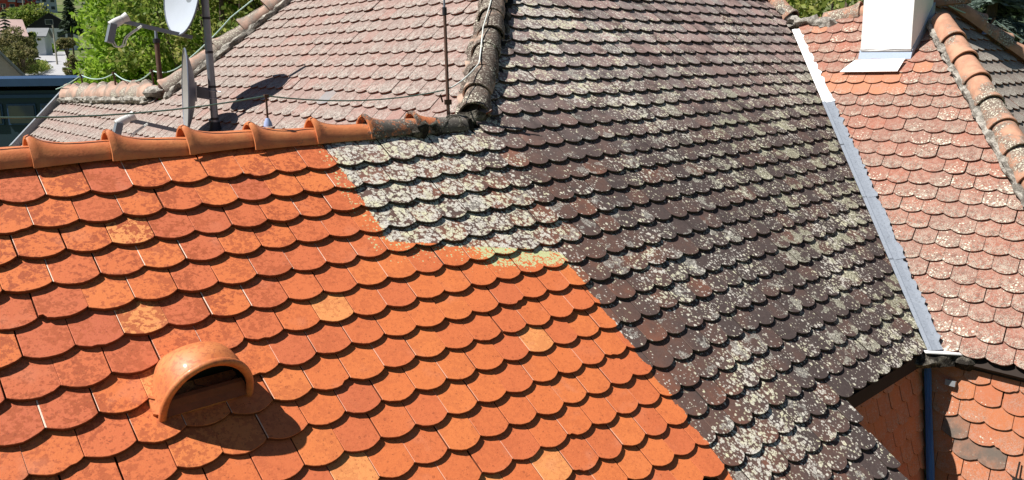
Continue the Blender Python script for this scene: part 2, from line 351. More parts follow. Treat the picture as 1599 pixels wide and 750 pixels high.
ARC = 9
def tiles(name, pl, rows, urange, planes_for, mat, parent, keep=lambda u, v, X: True, rnd_for=None, t=.014, sag=.032, rowoff=lambda v: 0.5 if v % 2 == 0 else 0.0,
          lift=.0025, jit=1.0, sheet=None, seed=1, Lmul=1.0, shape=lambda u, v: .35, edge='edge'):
    r = np.random.default_rng(seed)
    V = []; Fc = []; lat = []; loc = []; col = []; fm = []
    w, g = pl.w, pl.g; tilt = (t + .0035) / g
    wob = r.normal(size=(8, 3))
    def wave(a, b):
        z = 0
        for i in range(8): z += math.sin(wob[i, 0] * 2.2 * a + wob[i, 1] * 2.2 * b + wob[i, 2] * 9) / 8
        return z
    for v in rows:
        rb = r.normal() * .0015
        for ui in range(int(urange[0]), int(urange[1])):
            u = ui + rowoff(v)
            a0 = u * w + pl.k * pl.w * v; b0 = v * g
            X = pl.P(a0 + w / 2, b0 - g * .3)
            rr = r.random(3); jr = r.normal(size=6)
            if not keep(u, v, X): continue
            w2 = w - .0022 - abs(jr[0]) * .0012
            s_ = sag * (1 + .06 * jr[5]); rnd_shape = shape(u, v)
            s_ *= 1 + .25 * rnd_shape
            pts = []
            L = (g + s_ + .045) * Lmul
            xl, xr = .0011, .0011 + w2
            xc = (xl + xr) / 2; hw = w2 / 2
            bs = 0.0                                   # corner level (cusp)
            # arc from right corner round the tip to the left corner
            for k in range(ARC + 1):
                th = math.pi * (0.08 + 0.84 * k / ARC)
                x = xc + hw * math.cos(th) / math.cos(math.pi * .08)
                y1_ = s_ * (math.sin(th) - math.sin(math.pi * .08)) / (1 - math.sin(math.pi * .08)); y2_ = s_ * (1 - ((x - xc) / hw) ** 2)
                y = y1_ * rnd_shape + y2_ * (1 - rnd_shape)
                pts.append(np.array([x, bs + y]))
            if jit:
                for k in range(len(pts)): pts[k] = pts[k] + r.normal(size=2) * .0007
                if r.random() < .13: pts[int(r.integers(0, len(pts)))] += np.array([r.normal() * .004, -.004 - .007 * r.random()])
            pts.append(np.array([xl, s_ - L])); pts.append(np.array([xr, s_ - L]))
            pts = pts[::-1]
            ang = jr[1] * .006 * jit; ca, sa = math.cos(ang), math.sin(ang)
            dx = jr[2] * .0016 * jit; dy = jr[3] * .0028 * jit + rb + .006 * wave(a0, b0 + 5) * jit
            lf = lift * jr[4] * .6 * jit + .006 * wave(a0, b0) * jit
            kk = pl.k * pl.w / pl.g
            P2 = []
            for p in pts:
                x, y = p[0] - xc, p[1]
                x, y = ca * x - sa * y, sa * x + ca * y
                P2.append(np.array([x + xc + dx + kk * y + a0, y + dy + b0]))
            pc = planes_for(X)
            if pc: P2 = clip(P2, pc)
            if len(P2) < 3: continue
            P2 = np.array(P2); area = 0.5 * abs(np.dot(P2[:, 0], np.roll(P2[:, 1], -1)) - np.dot(P2[:, 1], np.roll(P2[:, 0], -1)))
            if area < .0012: continue
            c = P2.mean(0); n = len(P2); tw = jr[0] * .008 * jit
            def Z(q): return -(b0 + s_ - q[1]) * tilt + lf + (q[0] - c[0]) * tw
            base = len(V)
            ins = P2 + (c - P2) / np.maximum(np.linalg.norm(c - P2, axis=1), 1e-6)[:, None] * .0022
            R_ = rr if rnd_for is None else rnd_for(u, v, X, rr)
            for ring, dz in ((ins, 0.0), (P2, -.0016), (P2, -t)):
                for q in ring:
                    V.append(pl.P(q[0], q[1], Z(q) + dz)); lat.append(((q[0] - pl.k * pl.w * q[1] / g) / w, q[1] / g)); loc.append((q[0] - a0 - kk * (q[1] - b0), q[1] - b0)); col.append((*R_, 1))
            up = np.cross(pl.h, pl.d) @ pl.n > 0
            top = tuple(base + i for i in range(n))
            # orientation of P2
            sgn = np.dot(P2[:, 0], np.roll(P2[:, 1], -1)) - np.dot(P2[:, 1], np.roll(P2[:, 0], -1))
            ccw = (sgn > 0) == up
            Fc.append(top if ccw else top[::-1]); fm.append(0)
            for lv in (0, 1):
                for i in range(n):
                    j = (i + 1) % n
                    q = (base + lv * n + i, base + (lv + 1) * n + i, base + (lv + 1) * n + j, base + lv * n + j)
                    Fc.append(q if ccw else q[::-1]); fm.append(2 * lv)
    nt = len(Fc)
    mi = list(fm)
    if sheet is not None:                               # dark sheet added under the tiles to stop light leaks
        base = len(V); n = len(sheet)
        for zz in (-.055, -.085):
            for X in sheet:
                q = pl.ab(X); V.append(pl.P(q[0], q[1], zz)); lat.append((0, 0)); loc.append((0, 0)); col.append((0, 0, 0, 1))
        Fc.append(tuple(base + i for i in range(n))); Fc.append(tuple(base + n + i for i in range(n))[::-1])
        for i in range(n): Fc.append((base + i, base + (i + 1) % n, base + n + (i + 1) % n, base + n + i))
        mi += [1] * (n + 2)
    me = bpy.data.meshes.new(name); me.from_pydata([tuple(p) for p in V], [], Fc)
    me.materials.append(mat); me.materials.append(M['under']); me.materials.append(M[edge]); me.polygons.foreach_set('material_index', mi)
    li = np.empty(len(me.loops), int); me.loops.foreach_get('vertex_index', li)
    for nm, dat in (('lat', lat), ('loc', loc)):
        l = me.uv_layers.new(name=nm); l.data.foreach_set('uv', np.array(dat, float)[li].ravel())
    ca = me.color_attributes.new('rnd', 'FLOAT_COLOR', 'POINT'); ca.data.foreach_set('color', np.array(col, float).ravel())
    me.update()
    return link(bpy.data.objects.new(name, me), parent)

# ================================================================== GROUND
def zground(r):
    return float(np.interp(r, [0, 25, 60, 95, 130, 210, 260, 330, 400, 460, 560, 900], [-9, -8.6, -5.5, -1.9, -0.4, 2.5, 6, 13.5, 21.3, 27, 45, 110]))
def make_ground():
    mb = MB(); rs = [0, 8, 16, 25, 40, 60, 80, 95, 110, 130, 160, 190, 210, 235, 260, 300, 330, 370, 400, 430, 460, 510, 560, 700, 900]; n = 72
    V = []
    for r in rs:
        for j in range(n):
            a = 2 * math.pi * j / n
            V.append((r * math.sin(a), r * math.cos(a), zground(r)))
    Fq = [(i * n + j, i * n + (j + 1) % n, (i + 1) * n + (j + 1) % n, (i + 1) * n + j) for i in range(len(rs) - 1) for j in range(n)]
    mb.add(V, Fq)
    t = NT('ground_mat'); P = t.pos(); n1 = t.noise(.15, 5, .6, P); n2 = t.noise(2.5, 4, .6, P)
    c = t.mix(t.step(n1, .4, .62), (.06, .10, .022), (.15, .14, .09)); c = t.mix(t.math('MULTIPLY', n2, .5), c, (.12, .17, .04))
    return tag(mb.build('ground', t.fin(c, .95, .1), None), None, None, None, 'structure')
make_ground()

# ================================================================== HOUSE
house = empty('tiled_house', (3.0, 4.0, -9.0), 'old house with scalloped clay tile roofs, half cleaned bright orange, half dark and lichen covered', 'house')

ZE = -2.12   # eaves level
RY = 4.19    # y of the ridge over the cleaned slope
xl_ridge = -4.0
def A_planes(X):
    x, y, z = X
    out = []
    if x < 3.42: out.append(hp(PA, (0, 4.16, 0.0) if False else PA.P(0, -.07), PA.P(1, -.07), PA.P(0, 1)))
    else: out.append(hp(PA, PA.hit(745, 185), PA.hit(775, 0), PA.hit(900, 100)))
    if x > 5:
        if z < .36: out.append(hp(PA, PA.hit(1236, 40), PA.hit(1447, 540), PA.hit(1000, 300)))
        else: out.append(hp(PA, PA.hit(1244, 50), PA.hit(1197, -8), PA.hit(1000, 300)))
    return out
XL, XR = 3.47, 4.75
def A_keep(u, v, X):
    x = X[0]
    if v < 1 and x < 3.36: return False
    if v > 16: return XL - .09 < x < XR + .02
    return True
def A_pl2(X):
    out = A_planes(X)
    vv = PA.ab(X)[1] / PA.g
    if vv > 16.2:
        out.append(hp(PA, PA.P(XR - .648, 16 * .157), PA.P(XR - .648 - .03, 22 * .157), PA.P(0, 20 * .157)))
    return out
def A_rnd(u, v, X, rr):
    q = np.array(rr)
    q[0] = .5 + (q[0] - .5) * (.8 if u < 6 else .62) - (.12 if u + v < 9 else 0)
    if rr[0] > .965: q[0] = .98
    return q
HT = PA.hit(775, 0); tH = np.array([1, .99, .85])          # hip A/B direction
topH = HT + (HT - PA.hit(745, 185)) * 1.0
tiles('roof_slope', PA, range(-16, 25), (-24, 50), A_pl2, M['main'], house, A_keep, A_rnd, seed=3, t=.018, shape=lambda u, v: (.15 if u < 15 else .8), edge='edge_main_shade',
      sheet=[PA.P(-5, -.05), PA.P(3.42 - .648, -.05), topH, PA.P(topH[0] - .648 + 4.2, PA.ab(topH)[1]), PA.hit(1236, 40), PA.hit(1442, 540), PA.P(XR - .66, 2.50), PA.P(XR - .70, 3.9), PA.P(XL - .64, 3.9), PA.P(XL - .64, 2.50), PA.P(-5, 2.50)]
      )['label'] = 'large slope of scalloped tiles, orange at left and dark with white lichen at right'

# pink slope behind the ridge (with the wing going left)
B_top = 1.7
def B_planes(X):
    x, y, z = X; out = []
    if y > 10.05: out.append(hp(PB, (3.40, 10.3, -.40), (3.40, 13.6, -.40), (2.5, 12, -1)) if False else hp(PB, PB.hit(240, 146), PB.hit(110, 150), PB.hit(130, 200)))
    elif z > -.42: out.append(hp(PB, PB.hit(450, -2), PB.hit(258, 150), PB.hit(500, 60)))
    if z > -.40: out.append(hp(PB, PB.hit(775, 0), PB.hit(742, 185), PB.hit(500, 60)))
    else: out.append(hp(PB, (3.42, 4.22, -.40), (1.75, 5.95, -1.87), (2.0, 8, -1)))
    out.append(hp(PB, PB.hit(99, 155), PB.hit(30, 228), PB.hit(150, 190)))
    return out
def B_rnd(u, v, X, rr):
    q = np.array(rr); q[2] *= .97
    if (u, v) in ((1.0, 4) ,): q[2] = 1
    px = PB.hit(508, 146)
    if abs(X[0] - px[0]) < .05 and abs(X[1] - px[1]) < .09: q[2] = 1.0
    # far end lies greyer
    if X[1] > 8.5: q[1] = .55 + q[1] * .5; q[0] = .4 + .6 * q[0]
    return q
P_ = PB.hit
tiles('roof_slope', PB, range(-9, 20), (-52, 26), B_planes, M['pink'], house, lambda u, v, X: X[2] > -2.0, B_rnd, seed=5,
      sheet=[P_(742, 185), P_(775, 0), P_(775, 0) + (P_(775, 0) - P_(742, 185)) * .9, P_(450, 0) + (P_(450, 0) - P_(258, 150)) * .9, P_(450, 0), P_(258, 150), P_(110, 152), P_(32, 226), P_(32, 226) + (P_(32, 226) - P_(99, 155)) * .9, np.array([1.75, 5.95, -1.87])]
      )['label'] = 'faded pink tiled slope behind the orange ridge'

# right-hand wing slope
EV = 16
def E_planes(X):
    out = [hp(PE, PE.hit(1247, 42), PE.hit(1462, 545), PE.hit(1500, 300))]
    out.append(hp(PE, PE.hit(1253, 27), PE.hit(1331, 20), PE.hit(1400, 200)))
    out.append(hp(PE, APEX, (7.44, 2.07, -.9), PE.hit(1400, 300)))
    return out
apA, apB = PE.hit(1292, 128), PE.hit(1395, 128)
def E_rnd(u, v, X, rr):
    q = np.array(rr); q[2] *= .97
    if apB[1] - .12 < X[1] < apA[1] + .10 and abs(X[0] - apA[0]) < .07: q[2] = 1.0
    if rr[2] > .985: q[2] = 1.0
    elif X[2] < -.8: q[2] = min(.97, q[2] * .6 + .36)
    if X[2] < -1.2: q[1] = min(1, q[1] * .5 + .5)
    if X[2] > -.9 and X[1] > 3: q[1] *= .55
    return q
hip_end = APEX + _hd / _hd[2] * (-2.12 - APEX[2])
tiles('roof_slope', PE, range(-11, 17), (-12, 26), E_planes, M['right'], house, lambda u, v, X: True, E_rnd, seed=8,
      sheet=[PE.hit(1247, 42), PE.hit(1450, 540), PE.P(PE.ab(PE.hit(1450, 540))[0], 2.52), PE.P(PE.ab(hip_end)[0], 2.52), APEX, PE.hit(1331, 22)])['label'] = 'pink tiled slope of the right-hand wing below the white chimney'
# hip end of the wing
G2 = PG.hit(1599, 95)
def G_planes(X):
    return [hp(PG, APEX, (7.44, 2.07, -.9), APEX + np.array([0, -1, -1])), hp(PG, PG.hit(1480, 12), PG.hit(1599, 97), APEX + np.array([0, -1, -1]))]
g2d = PG.hit(1599, 97) - PG.hit(1480, 12); farG = PG.hit(1480, 12) + g2d / g2d[2] * (-2.2 - PG.hit(1480, 12)[2])
tiles('roof_slope', PG, range(0, 20), (-20, 30), G_planes, M['hip'], house, lambda u, v, X: True, None, seed=9,
      sheet=[APEX, PG.hit(1480, 12), farG, hip_end])['label'] = 'dark mossy hip end of the right-hand wing'

# hidden backs of the roofs and the walls
def quadpart(name, pts, mat, off=(0, 0, -.05), label=None, parent=house):
    mb = MB(); mb.prism(pts, off); o = mb.build(name, mat, parent)
    if label: o['label'] = label
    return o
M['plainroof'] = plain('plain_clay', (.30, .15, .11), .9)
M['render'] = plain('old_render', (.42, .38, .31), .9)
quadpart('roof_slope', [(-5, 4.2, -.40), (3.42, 4.22, -.42), (1.75, 5.95, -1.90), (-5, 5.95, -1.90)], M['plainroof'])
b_up = P_(775, 0) + (P_(775, 0) - P_(742, 185)) * .9; b_ul = P_(450, 0) + (P_(450, 0) - P_(258, 150)) * .9
quadpart('roof_slope', [b_ul, P_(258, 150), (5.2, 12.0, -2.1), (9.5, 12, -2.1)], M['plainroof'])
quadpart('roof_slope', [P_(240, 150), P_(106, 152), (5.2, 13.7, -2.1), (5.2, 10.3, -2.1)], M['plainroof'])
aR = PA.hit(1244, 45); 
quadpart('roof_slope', [(8.98, 5.0, .40), APEX + (0.02, 0, -.03), (11.3, 1.2, -2.2), (11.3, 5.0, -2.2)], M['plainroof'])
quadpart('roof_slope', [PA.hit(1244, 50) + (0.1, 0, -.02), PA.hit(1197, -8) + (.1, 0, -.02), topH + (3.4, 0, 0), (11.6, 6.2, -1.2), (11.0, 5.0, -1.4)], M['plainroof'])
# body walls
mb = MB()
mb.box((-.8, 4.05, -5.7), 8.3, 3.3, 7.0)
mb.box((6.8, 8.6, -5.7), 6.6, 8.4, 7.0)
mb.box((8.9, 3.0, -5.72), 5.2, 3.6, 6.96)
mb.box((4.2, 12.0, -5.72), 3.0, 3.0, 6.9)
mb.box((4.11, 2.0, -6.2), 1.1, 1.6, 6.0)
mb.build('wall', M['render'], house)

# steep tile-hung walls in the inner corner
c80 = math.radians(80)
PF = Plane((6.165, 1.95, -2.16), (0, -1, 0), (-math.cos(c80), 0, -math.sin(c80)), .178, .142, 0.0)
PH = Plane((4.75, 2.245, -2.16), (1, 0, 0), (0, -math.cos(c80), -math.sin(c80)), .178, .142, 0.0)
COR0 = np.array([6.165, 2.245, -2.16]); COR1 = COR0 + np.array([-.176, -.176, -1.0]) * 2.6
def F_planes(X): return [hp(PF, COR0 + (0, -.02, 0), COR1 + (0, -.02, 0), (6, 1, -3)), (np.array([0, 1.0]), 0.0)]
def H_planes(X): return [hp(PH, COR0 + (-.02, 0, 0), COR1 + (-.02, 0, 0), (5, 2, -3)), (np.array([0, 1.0]), 0.0)]
def F_rnd(u, v, X, rr):
    q = np.array(rr); q[2] *= .9; q[1] *= .6
    a, b = PF.ab(X)
    for (px, py) in ((1506, 657), (1527, 700), (1560, 735)):
        c = PF.ab(PF.hit(px, py))
        if abs(c[0] - a - 0.0) < .089 and abs(c[1] - b) < .075: q[2] = 1.0
    return q
for pl_, fn, ur, rf, lb, sd_ in ((PF, F_planes, (-4, 12), F_rnd, 'steep tile-hung wall of newer orange tiles under the pink eaves', 21), (PH, H_planes, (-1, 9), None, 'tile-hung wall in the shadow under the dark eaves', 22)):
    kk = (lambda pl_: (lambda u, v, X: True))(pl_)
    o = tiles('tile_hung_wall', pl_, range(0, 16), ur, fn, M['wall'], house, kk, rf if rf else (lambda u, v, X, rr: np.array([rr[0], rr[1] * .5, rr[2] * .6])), seed=sd_, t=.012, sag=.030,
              sheet=[COR0, COR1, pl_.P(1.9 if pl_ is PF else -.02, 2.64), pl_.P(1.9 if pl_ is PF else -.02, 0)])
    o['label'] = lb

# eaves boards
M['wood'] = plain('dark_wood', (.022, .016, .013), .9, bs=.5)
def board(name, p, q, h=.12, d=.03, mat='wood'):
    p, q = np.array(p, float), np.array(q, float); t_ = horiz(q - p); mb = MB()
    mb.obox((p + q) / 2, t_ * np.linalg.norm(q - p) / 2, np.cross(t_, [0, 0, 1]) * d / 2, np.array([0, 0, h / 2]))
    return mb.build(name, M[mat], house)
board('eaves_board', (4.80, 2.20, -2.20), (6.0, 2.20, -2.20), .10)
board('eaves_board', (6.15, 2.1, -2.205), (6.15, .3, -2.205), .06)
board('eaves_board', (-4, 2.20, -2.20), (3.45, 2.20, -2.20), .12)

# ------------------------------------------------------------------ ridge tiles
def ridge_mesh(L, r0, r1, collar, mat, horn=.030, arc=100, thick=.012, n=18, crease=0.0):
    """half-round tile along +x from 0 (collar end) to L; z up, open below"""
    st = []
    if collar:
        st = [(-.004, r0 + .010, horn), (.012, r0 + .012, horn + .004), (.028, r0 + .010, horn * .95), (.042, r0 + .007, horn * .70), (.065, r0 + .004, horn * .45), (.10, r0 + .001, horn * .25), (.15, r0 - .003, horn * .10), (.22, r0 - .006, .002), (.32, r1 + .004, 0), (L, r1, 0)]
        st = [s for s in st if s[0] < L - .02] + [(L, r1, 0)]
    else:
        st = [(0, r0, 0), (L * .33, r0 * .99, 0), (L * .66, (r0 + r1) / 2, 0), (L, r1, 0)]
    V = []; A_ = np.radians(np.linspace(-arc, arc, n))
    for x, r, hn in st:
        for inner in (0, 1):
            for a in (A_ if not inner else A_[::-1]):
                rr = r - (thick if inner else 0) + hn * max(0, math.cos(a)) ** 5
                if not inner and crease: rr += crease * math.exp(-((abs(a) - .75) / .10) ** 2)
                V.append((x, rr * math.sin(a), rr * math.cos(a)))
    m = 2 * n; F_ = []
    for i in range(len(st) - 1):
        for j in range(m): F_.append((i * m + j, i * m + (j + 1) % m, (i + 1) * m + (j + 1) % m, (i + 1) * m + j))
    for i in (0, len(st) - 1):
        for j in range(n - 1): F_.append((i * m + j, i * m + j + 1, i * m + m - 2 - j, i * m + m - 1 - j))
    mb = MB(); mb.add(V, F_)
    o = mb.build('ridge_tile', mat, None, smooth=True)
    return o
def orient(X, up):
    X = horiz(np.array(X, float)); up = np.array(up, float); Zv = up - X * (up @ X); Zv = horiz(Zv); Yv = np.cross(Zv, X)
    return Matrix([[X[i], Yv[i], Zv[i], 0] for i in range(3)] + [[0, 0, 0, 1]])
def run_ridge(proto, pts, up, parent, roll=2.0, label=None, first=[None]):
    """pts: collar positions; tile axis points to the next one"""
    out = []
    for i in range(len(pts) - 1):
        if i == 0: o = proto
        else: o = proto.copy(); COL.objects.link(o)
        p, q = np.array(pts[i], float), np.array(pts[i + 1], float)
        m = orient(q - p + rng.normal(size=3) * .006, up) @ Matrix.Rotation(math.radians(rng.normal() * roll), 4, 'X')
        m.translation = Vector(p) + Vector(rng.normal(size=3) * .003)
        o.parent = parent; o.matrix_parent_inverse = Matrix.Translation(parent.location).inverted(); o.matrix_world = m
        o.matrix_basis = m
        if label: o['label'] = label
        out.append(o)
    return out

def mat_ridge_new():
    t = NT('ridge_orange'); P = t.pos(); xyz = t.sep(P)
    n1 = t.noise(9, 5, .6, P); n2 = t.noise(70, 4, .65, P)
    c = t.mix(t.step(n1, .35, .7), (.50, .155, .06), (.60, .22, .085))
    c = t.mix(t.math('MULTIPLY', t.step(n2, .55, .7), .5), c, (.30, .09, .045))
    dirt = t.math('ADD', t.noise(3.2, 5, .65, P), t.math('MULTIPLY', t.math('ADD', t.step(xyz[0], 1.8, 3.2), t.math('MULTIPLY', t.math('SUBTRACT', n2, .5), .7)), .38))
    dm = t.step(dirt, .66, .76)
    a, q, r = spots(t, P, 85, .5, .1, .5, .5, .1)
    dc = t.mix(t.math('MULTIPLY', a, t.step(n1, .4, .6)), t.mix(n2, (.035, .028, .024), (.16, .14, .12)), (.52, .50, .42))
    c = t.mix(dm, c, dc)
    return t.fin(c, t.math('ADD', .42, t.math('MULTIPLY', dm, .5)), .4, t.math('ADD', n2, dm), .35, .004)
def mat_ridge_old(name, base, dirt, lim):
    t = NT(name); P = t.pos(); n1 = t.noise(8, 5, .62, P); n2 = t.noise(60, 4, .66, P); n3 = t.noise(3.3, 3, .6, P)
    c = t.mix(t.step(n1, .35, .65), base, tuple(x * .72 for x in base))
    c = t.mix(t.math('MULTIPLY', t.step(t.math('ADD', n3, t.math('MULTIPLY', n2, .35)), lim, lim + .12), .85), c, t.mix(t.step(n2, .5, .66), dirt, (.34, .32, .27)))
    a, q, r = spots(t, P, 60, t.step(n3, .45, .65), .05, .5, .6, .08)
    c = t.mix(t.math('MULTIPLY', a, .8), c, (.60, .58, .46))
    return t.fin(c, .92, .15, t.math('ADD', n2, a), .5, .005)
M['ridge_new'] = mat_ridge_new()
M['ridge_pale'] = mat_ridge_old('ridge_pale', (.50, .27, .18), (.12, .105, .09), .66)
M['ridge_hip'] = mat_ridge_old('ridge_hip', (.44, .31, .24), (.028, .024, .022), .52)
M['ridge_far'] = mat_ridge_old('ridge_far', (.48, .32, .25), (.22, .19, .165), .60)
t = NT('mortar'); P = t.pos(); n1 = t.noise(12, 5, .7, P); n2 = t.noise(60, 4, .7, P)
M['mortar'] = t.fin(t.mix(t.step(n1, .4, .62), (.16, .145, .125), (.46, .43, .38)), .97, .1, t.math('ADD', n1, n2), 1.0, .02)
t = NT('mortar_dark'); P = t.pos(); n1 = t.noise(12, 5, .7, P); n2 = t.noise(60, 4, .7, P)
M['mortar_dark'] = t.fin(t.mix(t.step(n1, .45, .7), (.03, .026, .022), (.24, .22, .18)), .97, .1, t.math('ADD', n1, n2), 1.0, .02)

def lumpy(name, pts, r, mat, parent, seed=0, amp=.3, n=10, sub=.05, flat=.7):
    g = np.random.default_rng(seed); P = [np.array(p, float) for p in pts]; out = []
    for i in range(len(P) - 1):
        k = max(1, int(np.linalg.norm(P[i + 1] - P[i]) / sub))
        for j in range(k): out.append(P[i] + (P[i + 1] - P[i]) * j / k)
    out.append(P[-1]); mb = MB(); V = []; F_ = []
    for i, p in enumerate(out):
        tt = horiz(out[min(i + 1, len(out) - 1)] - out[max(i - 1, 0)]); sd_ = horiz(np.cross(tt, [0, 0, 1])); up = np.cross(sd_, tt)
        e = .35 if i in (0, len(out) - 1) else 1
        for j in range(n):
            a = 2 * math.pi * j / n; rr = r * e * (1 + amp * g.normal() * .6)
            V.append(p + sd_ * math.cos(a) * rr + up * math.sin(a) * rr * flat)
    for i in range(len(out) - 1):
        for j in range(n): F_.append((i * n + j, i * n + (j + 1) % n, (i + 1) * n + (j + 1) % n, (i + 1) * n + j))
    F_.append(tuple(range(n))); F_.append(tuple((len(out) - 1) * n + j for j in range(n)))
    mb.add(V, F_); return mb.build(name, mat, parent, smooth=True)

# orange ridge
zr = -.444
xs = [-1.30, -.96, -.60, -.25, .12, .47, .818, 1.149, 1.513, 1.858, 2.229, 2.582, 2.919, 3.22]
run_ridge(ridge_mesh(.40, .088, .078, True, M['ridge_new'], horn=.034, crease=.004, arc=95), [(x, RY, zr) for x in xs], (0, 0, 1), house, 1.0)
lumpy('mortar_bed', [(2.85, RY - .03, zr + .01), (3.15, RY, zr + .02), (3.42, RY + .04, zr + .03)], .085, M['mortar_dark'], house, 3, .35)
# hip between pink and dark slopes: tiles run up the hip, wide end down
h0 = np.array([3.50, 4.27, -.345]); hdv = (HT + PB.hit(775, 0)) / 2 - np.array([3.44, 4.20, -.385]); hdv = hdv / np.linalg.norm(hdv)
pr = ridge_mesh(.33, .108, .080, False, M['ridge_hip'])
o_h = run_ridge(pr, [h0 + hdv * (-.06 + .265 * i) + rng.normal(size=3) * .008 for i in range(9)], (0, 0, 1), house, 9)
lumpy('mortar_bed', [h0 - hdv * .12 + np.array([0, 0, -.01]), h0 - hdv * .02 + np.array([0, 0, .0])], .095, M['mortar_dark'], house, 24, .35)
pr2 = ridge_mesh(.07, .128, .118, True, M['ridge_hip'], horn=.02)
lumpy('mortar_bed', [h0 + hdv * s_ + np.array([.10, -.02, -.05]) for s_ in np.linspace(-.1, 2.2, 5)], .05, M['mortar_dark'], house, 4, .5)
lumpy('mortar_bed', [h0 + hdv * s_ + np.array([-.06, .09, -.04]) for s_ in np.linspace(-.1, 2.2, 5)], .035, M['ridge_hip'], house, 5, .5)
bpy.data.objects.remove(pr2)
# left hip of the pink slope and ridge of the far wing
hl0, hl1 = P_(258, 150), P_(450, 0); dd = horiz(hl1 - hl0)
run_ridge(ridge_mesh(.42, .125, .10, True, M['ridge_far'], horn=.03), [hl0 + dd * (.05 + .385 * i) + np.array([0, 0.03, .02]) for i in range(8)], (0, 0, 1), house, 3)
lumpy('mortar_bed', [hl0 + dd * s_ + np.array([-.04, -.07, -.02]) for s_ in np.linspace(0, 2.7, 4)], .06, M['mortar'], house, 6, .4)
w0, w1 = P_(246, 148), P_(104, 150); dw = horiz(w0 - w1); nw = 9
Lw = np.linalg.norm(w1 - w0)
run_ridge(ridge_mesh(Lw / nw + .05, .125, .11, True, M['ridge_far'], horn=.05), [w1 + dw * (Lw / nw) * i + np.array([0.03, 0, .0]) for i in range(nw + 1)], (0, 0, 1), house, 3)
lumpy('mortar_bed', [w1 + np.array([-.09, 0, -.06]), w0 + np.array([-.09, 0, -.06])], .06, M['mortar'], house, 7, .5)
lumpy('mortar_bed', [w0 + np.array([-.05, .12, .02]), w0 + np.array([-.03, -.15, .03])], .10, M['mortar'], house, 8, .3)
# right-hand wing: short ridge behind the chimney, two hips
e0, e1 = PE.hit(1243, 34), PE.hit(1331, 22)
dr = horiz(e1 - e0)
pr = ridge_mesh(.40, .110, .095, True, M['ridge_pale'], horn=.03)
pts = [e0 + dr * (1.75 - .35 * i) + np.array([.07, 0, -.02]) for i in range(5)]
run_ridge(pr, pts, (0, 0, 1), house, 2)
lumpy('mortar_bed', [e0 + np.array([-.03, .10, -.02]), e0 + np.array([.03, -.15, .0]), e0 + np.array([.0, -.5, -.05])], .075, M['mortar'], house, 9, .5)
hh = horiz(_hd)
pr = ridge_mesh(.40, .112, .095, True, M['ridge_pale'], horn=.012)
cols = [(1499, 40), (1511, 66), (1526, 103), (1547, 128), (1572, 163), (1598, 198)]
n_pts = [APEX + hh * (0.36 + .335 * i) + np.array([0, 0, -.005]) for i in range(14)]
run_ridge(pr, n_pts[::-1], (0, 0, 1), house, 3)
lumpy('mortar_bed', [APEX + hh * s_ + np.array([-.10, .06, -.055]) for s_ in np.linspace(.1, 4.7, 9)], .04, M['mortar'], house, 10, .45)
lumpy('mortar_bed', [APEX + hh * s_ + np.array([.08, -.09, -.055]) for s_ in np.linspace(.1, 4.7, 9)], .035, M['mortar_dark'], house, 11, .45)
g0 = PG.hit(1480, 12); gd = horiz(g2d)
run_ridge(ridge_mesh(.42, .13, .10, True, M['ridge_pale'], horn=.02), [g0 + gd * (2.9 - .36 * i) + np.array([.05, 0.02, -.0]) for i in range(9)], (0, 0, 1), house, 3)
# right edge of the dark slope at the top
r0_, r1_ = PA.hit(1238, 40), PA.hit(1197, -8)
rd = horiz(r1_ - r0_)
run_ridge(ridge_mesh(.38, .10, .09, True, M['ridge_pale'], horn=.02), [r0_ + rd * (.12 + .34 * i) + np.array([.06, 0, 0]) for i in range(4)], (0, 0, 1), house, 3)
lumpy('mortar_bed', [r0_ + np.array([.05, -.05, .0]), r0_ + rd * .3 + np.array([.02, 0, .02])], .08, M['mortar'], house, 12, .5)

# ------------------------------------------------------------------ valley gutter
def mat_metal(name, c, rough, metal, sp):
    t = NT(name); P = t.pos(); n = t.noise(60, 4, .7, P); n1 = t.noise(5, 4, .6, P)
    col = t.mix(t.math('MULTIPLY', t.step(n, .5, .68), sp), c, tuple(x * .55 for x in c)); col = t.mix(t.math('MULTIPLY', n1, .25), col, tuple(min(1, x * 1.25) for x in c))
    return t.fin(col, rough, .4, n, .25, .002, metal)
M['zinc_white'] = mat_metal('valley_white', (.80, .80, .80), .5, 0, .05)
M['zinc_blue'] = mat_metal('valley_blue', (.20, .225, .265), .55, .1, .75)
M['blue_metal'] = mat_metal('gutter_blue', (.055, .17, .46), .4, .2, .25)
M['grey_metal'] = mat_metal('grey_metal', (.32, .34, .36), .45, .5, .2)
vt, vb_ = (PA.hit(1240, 50) + PE.hit(1240, 50)) / 2, (PA.hit(1450, 540) + PE.hit(1450, 540)) / 2
vdir = horiz(vb_ - vt); VL = np.linalg.norm(vb_ - vt)
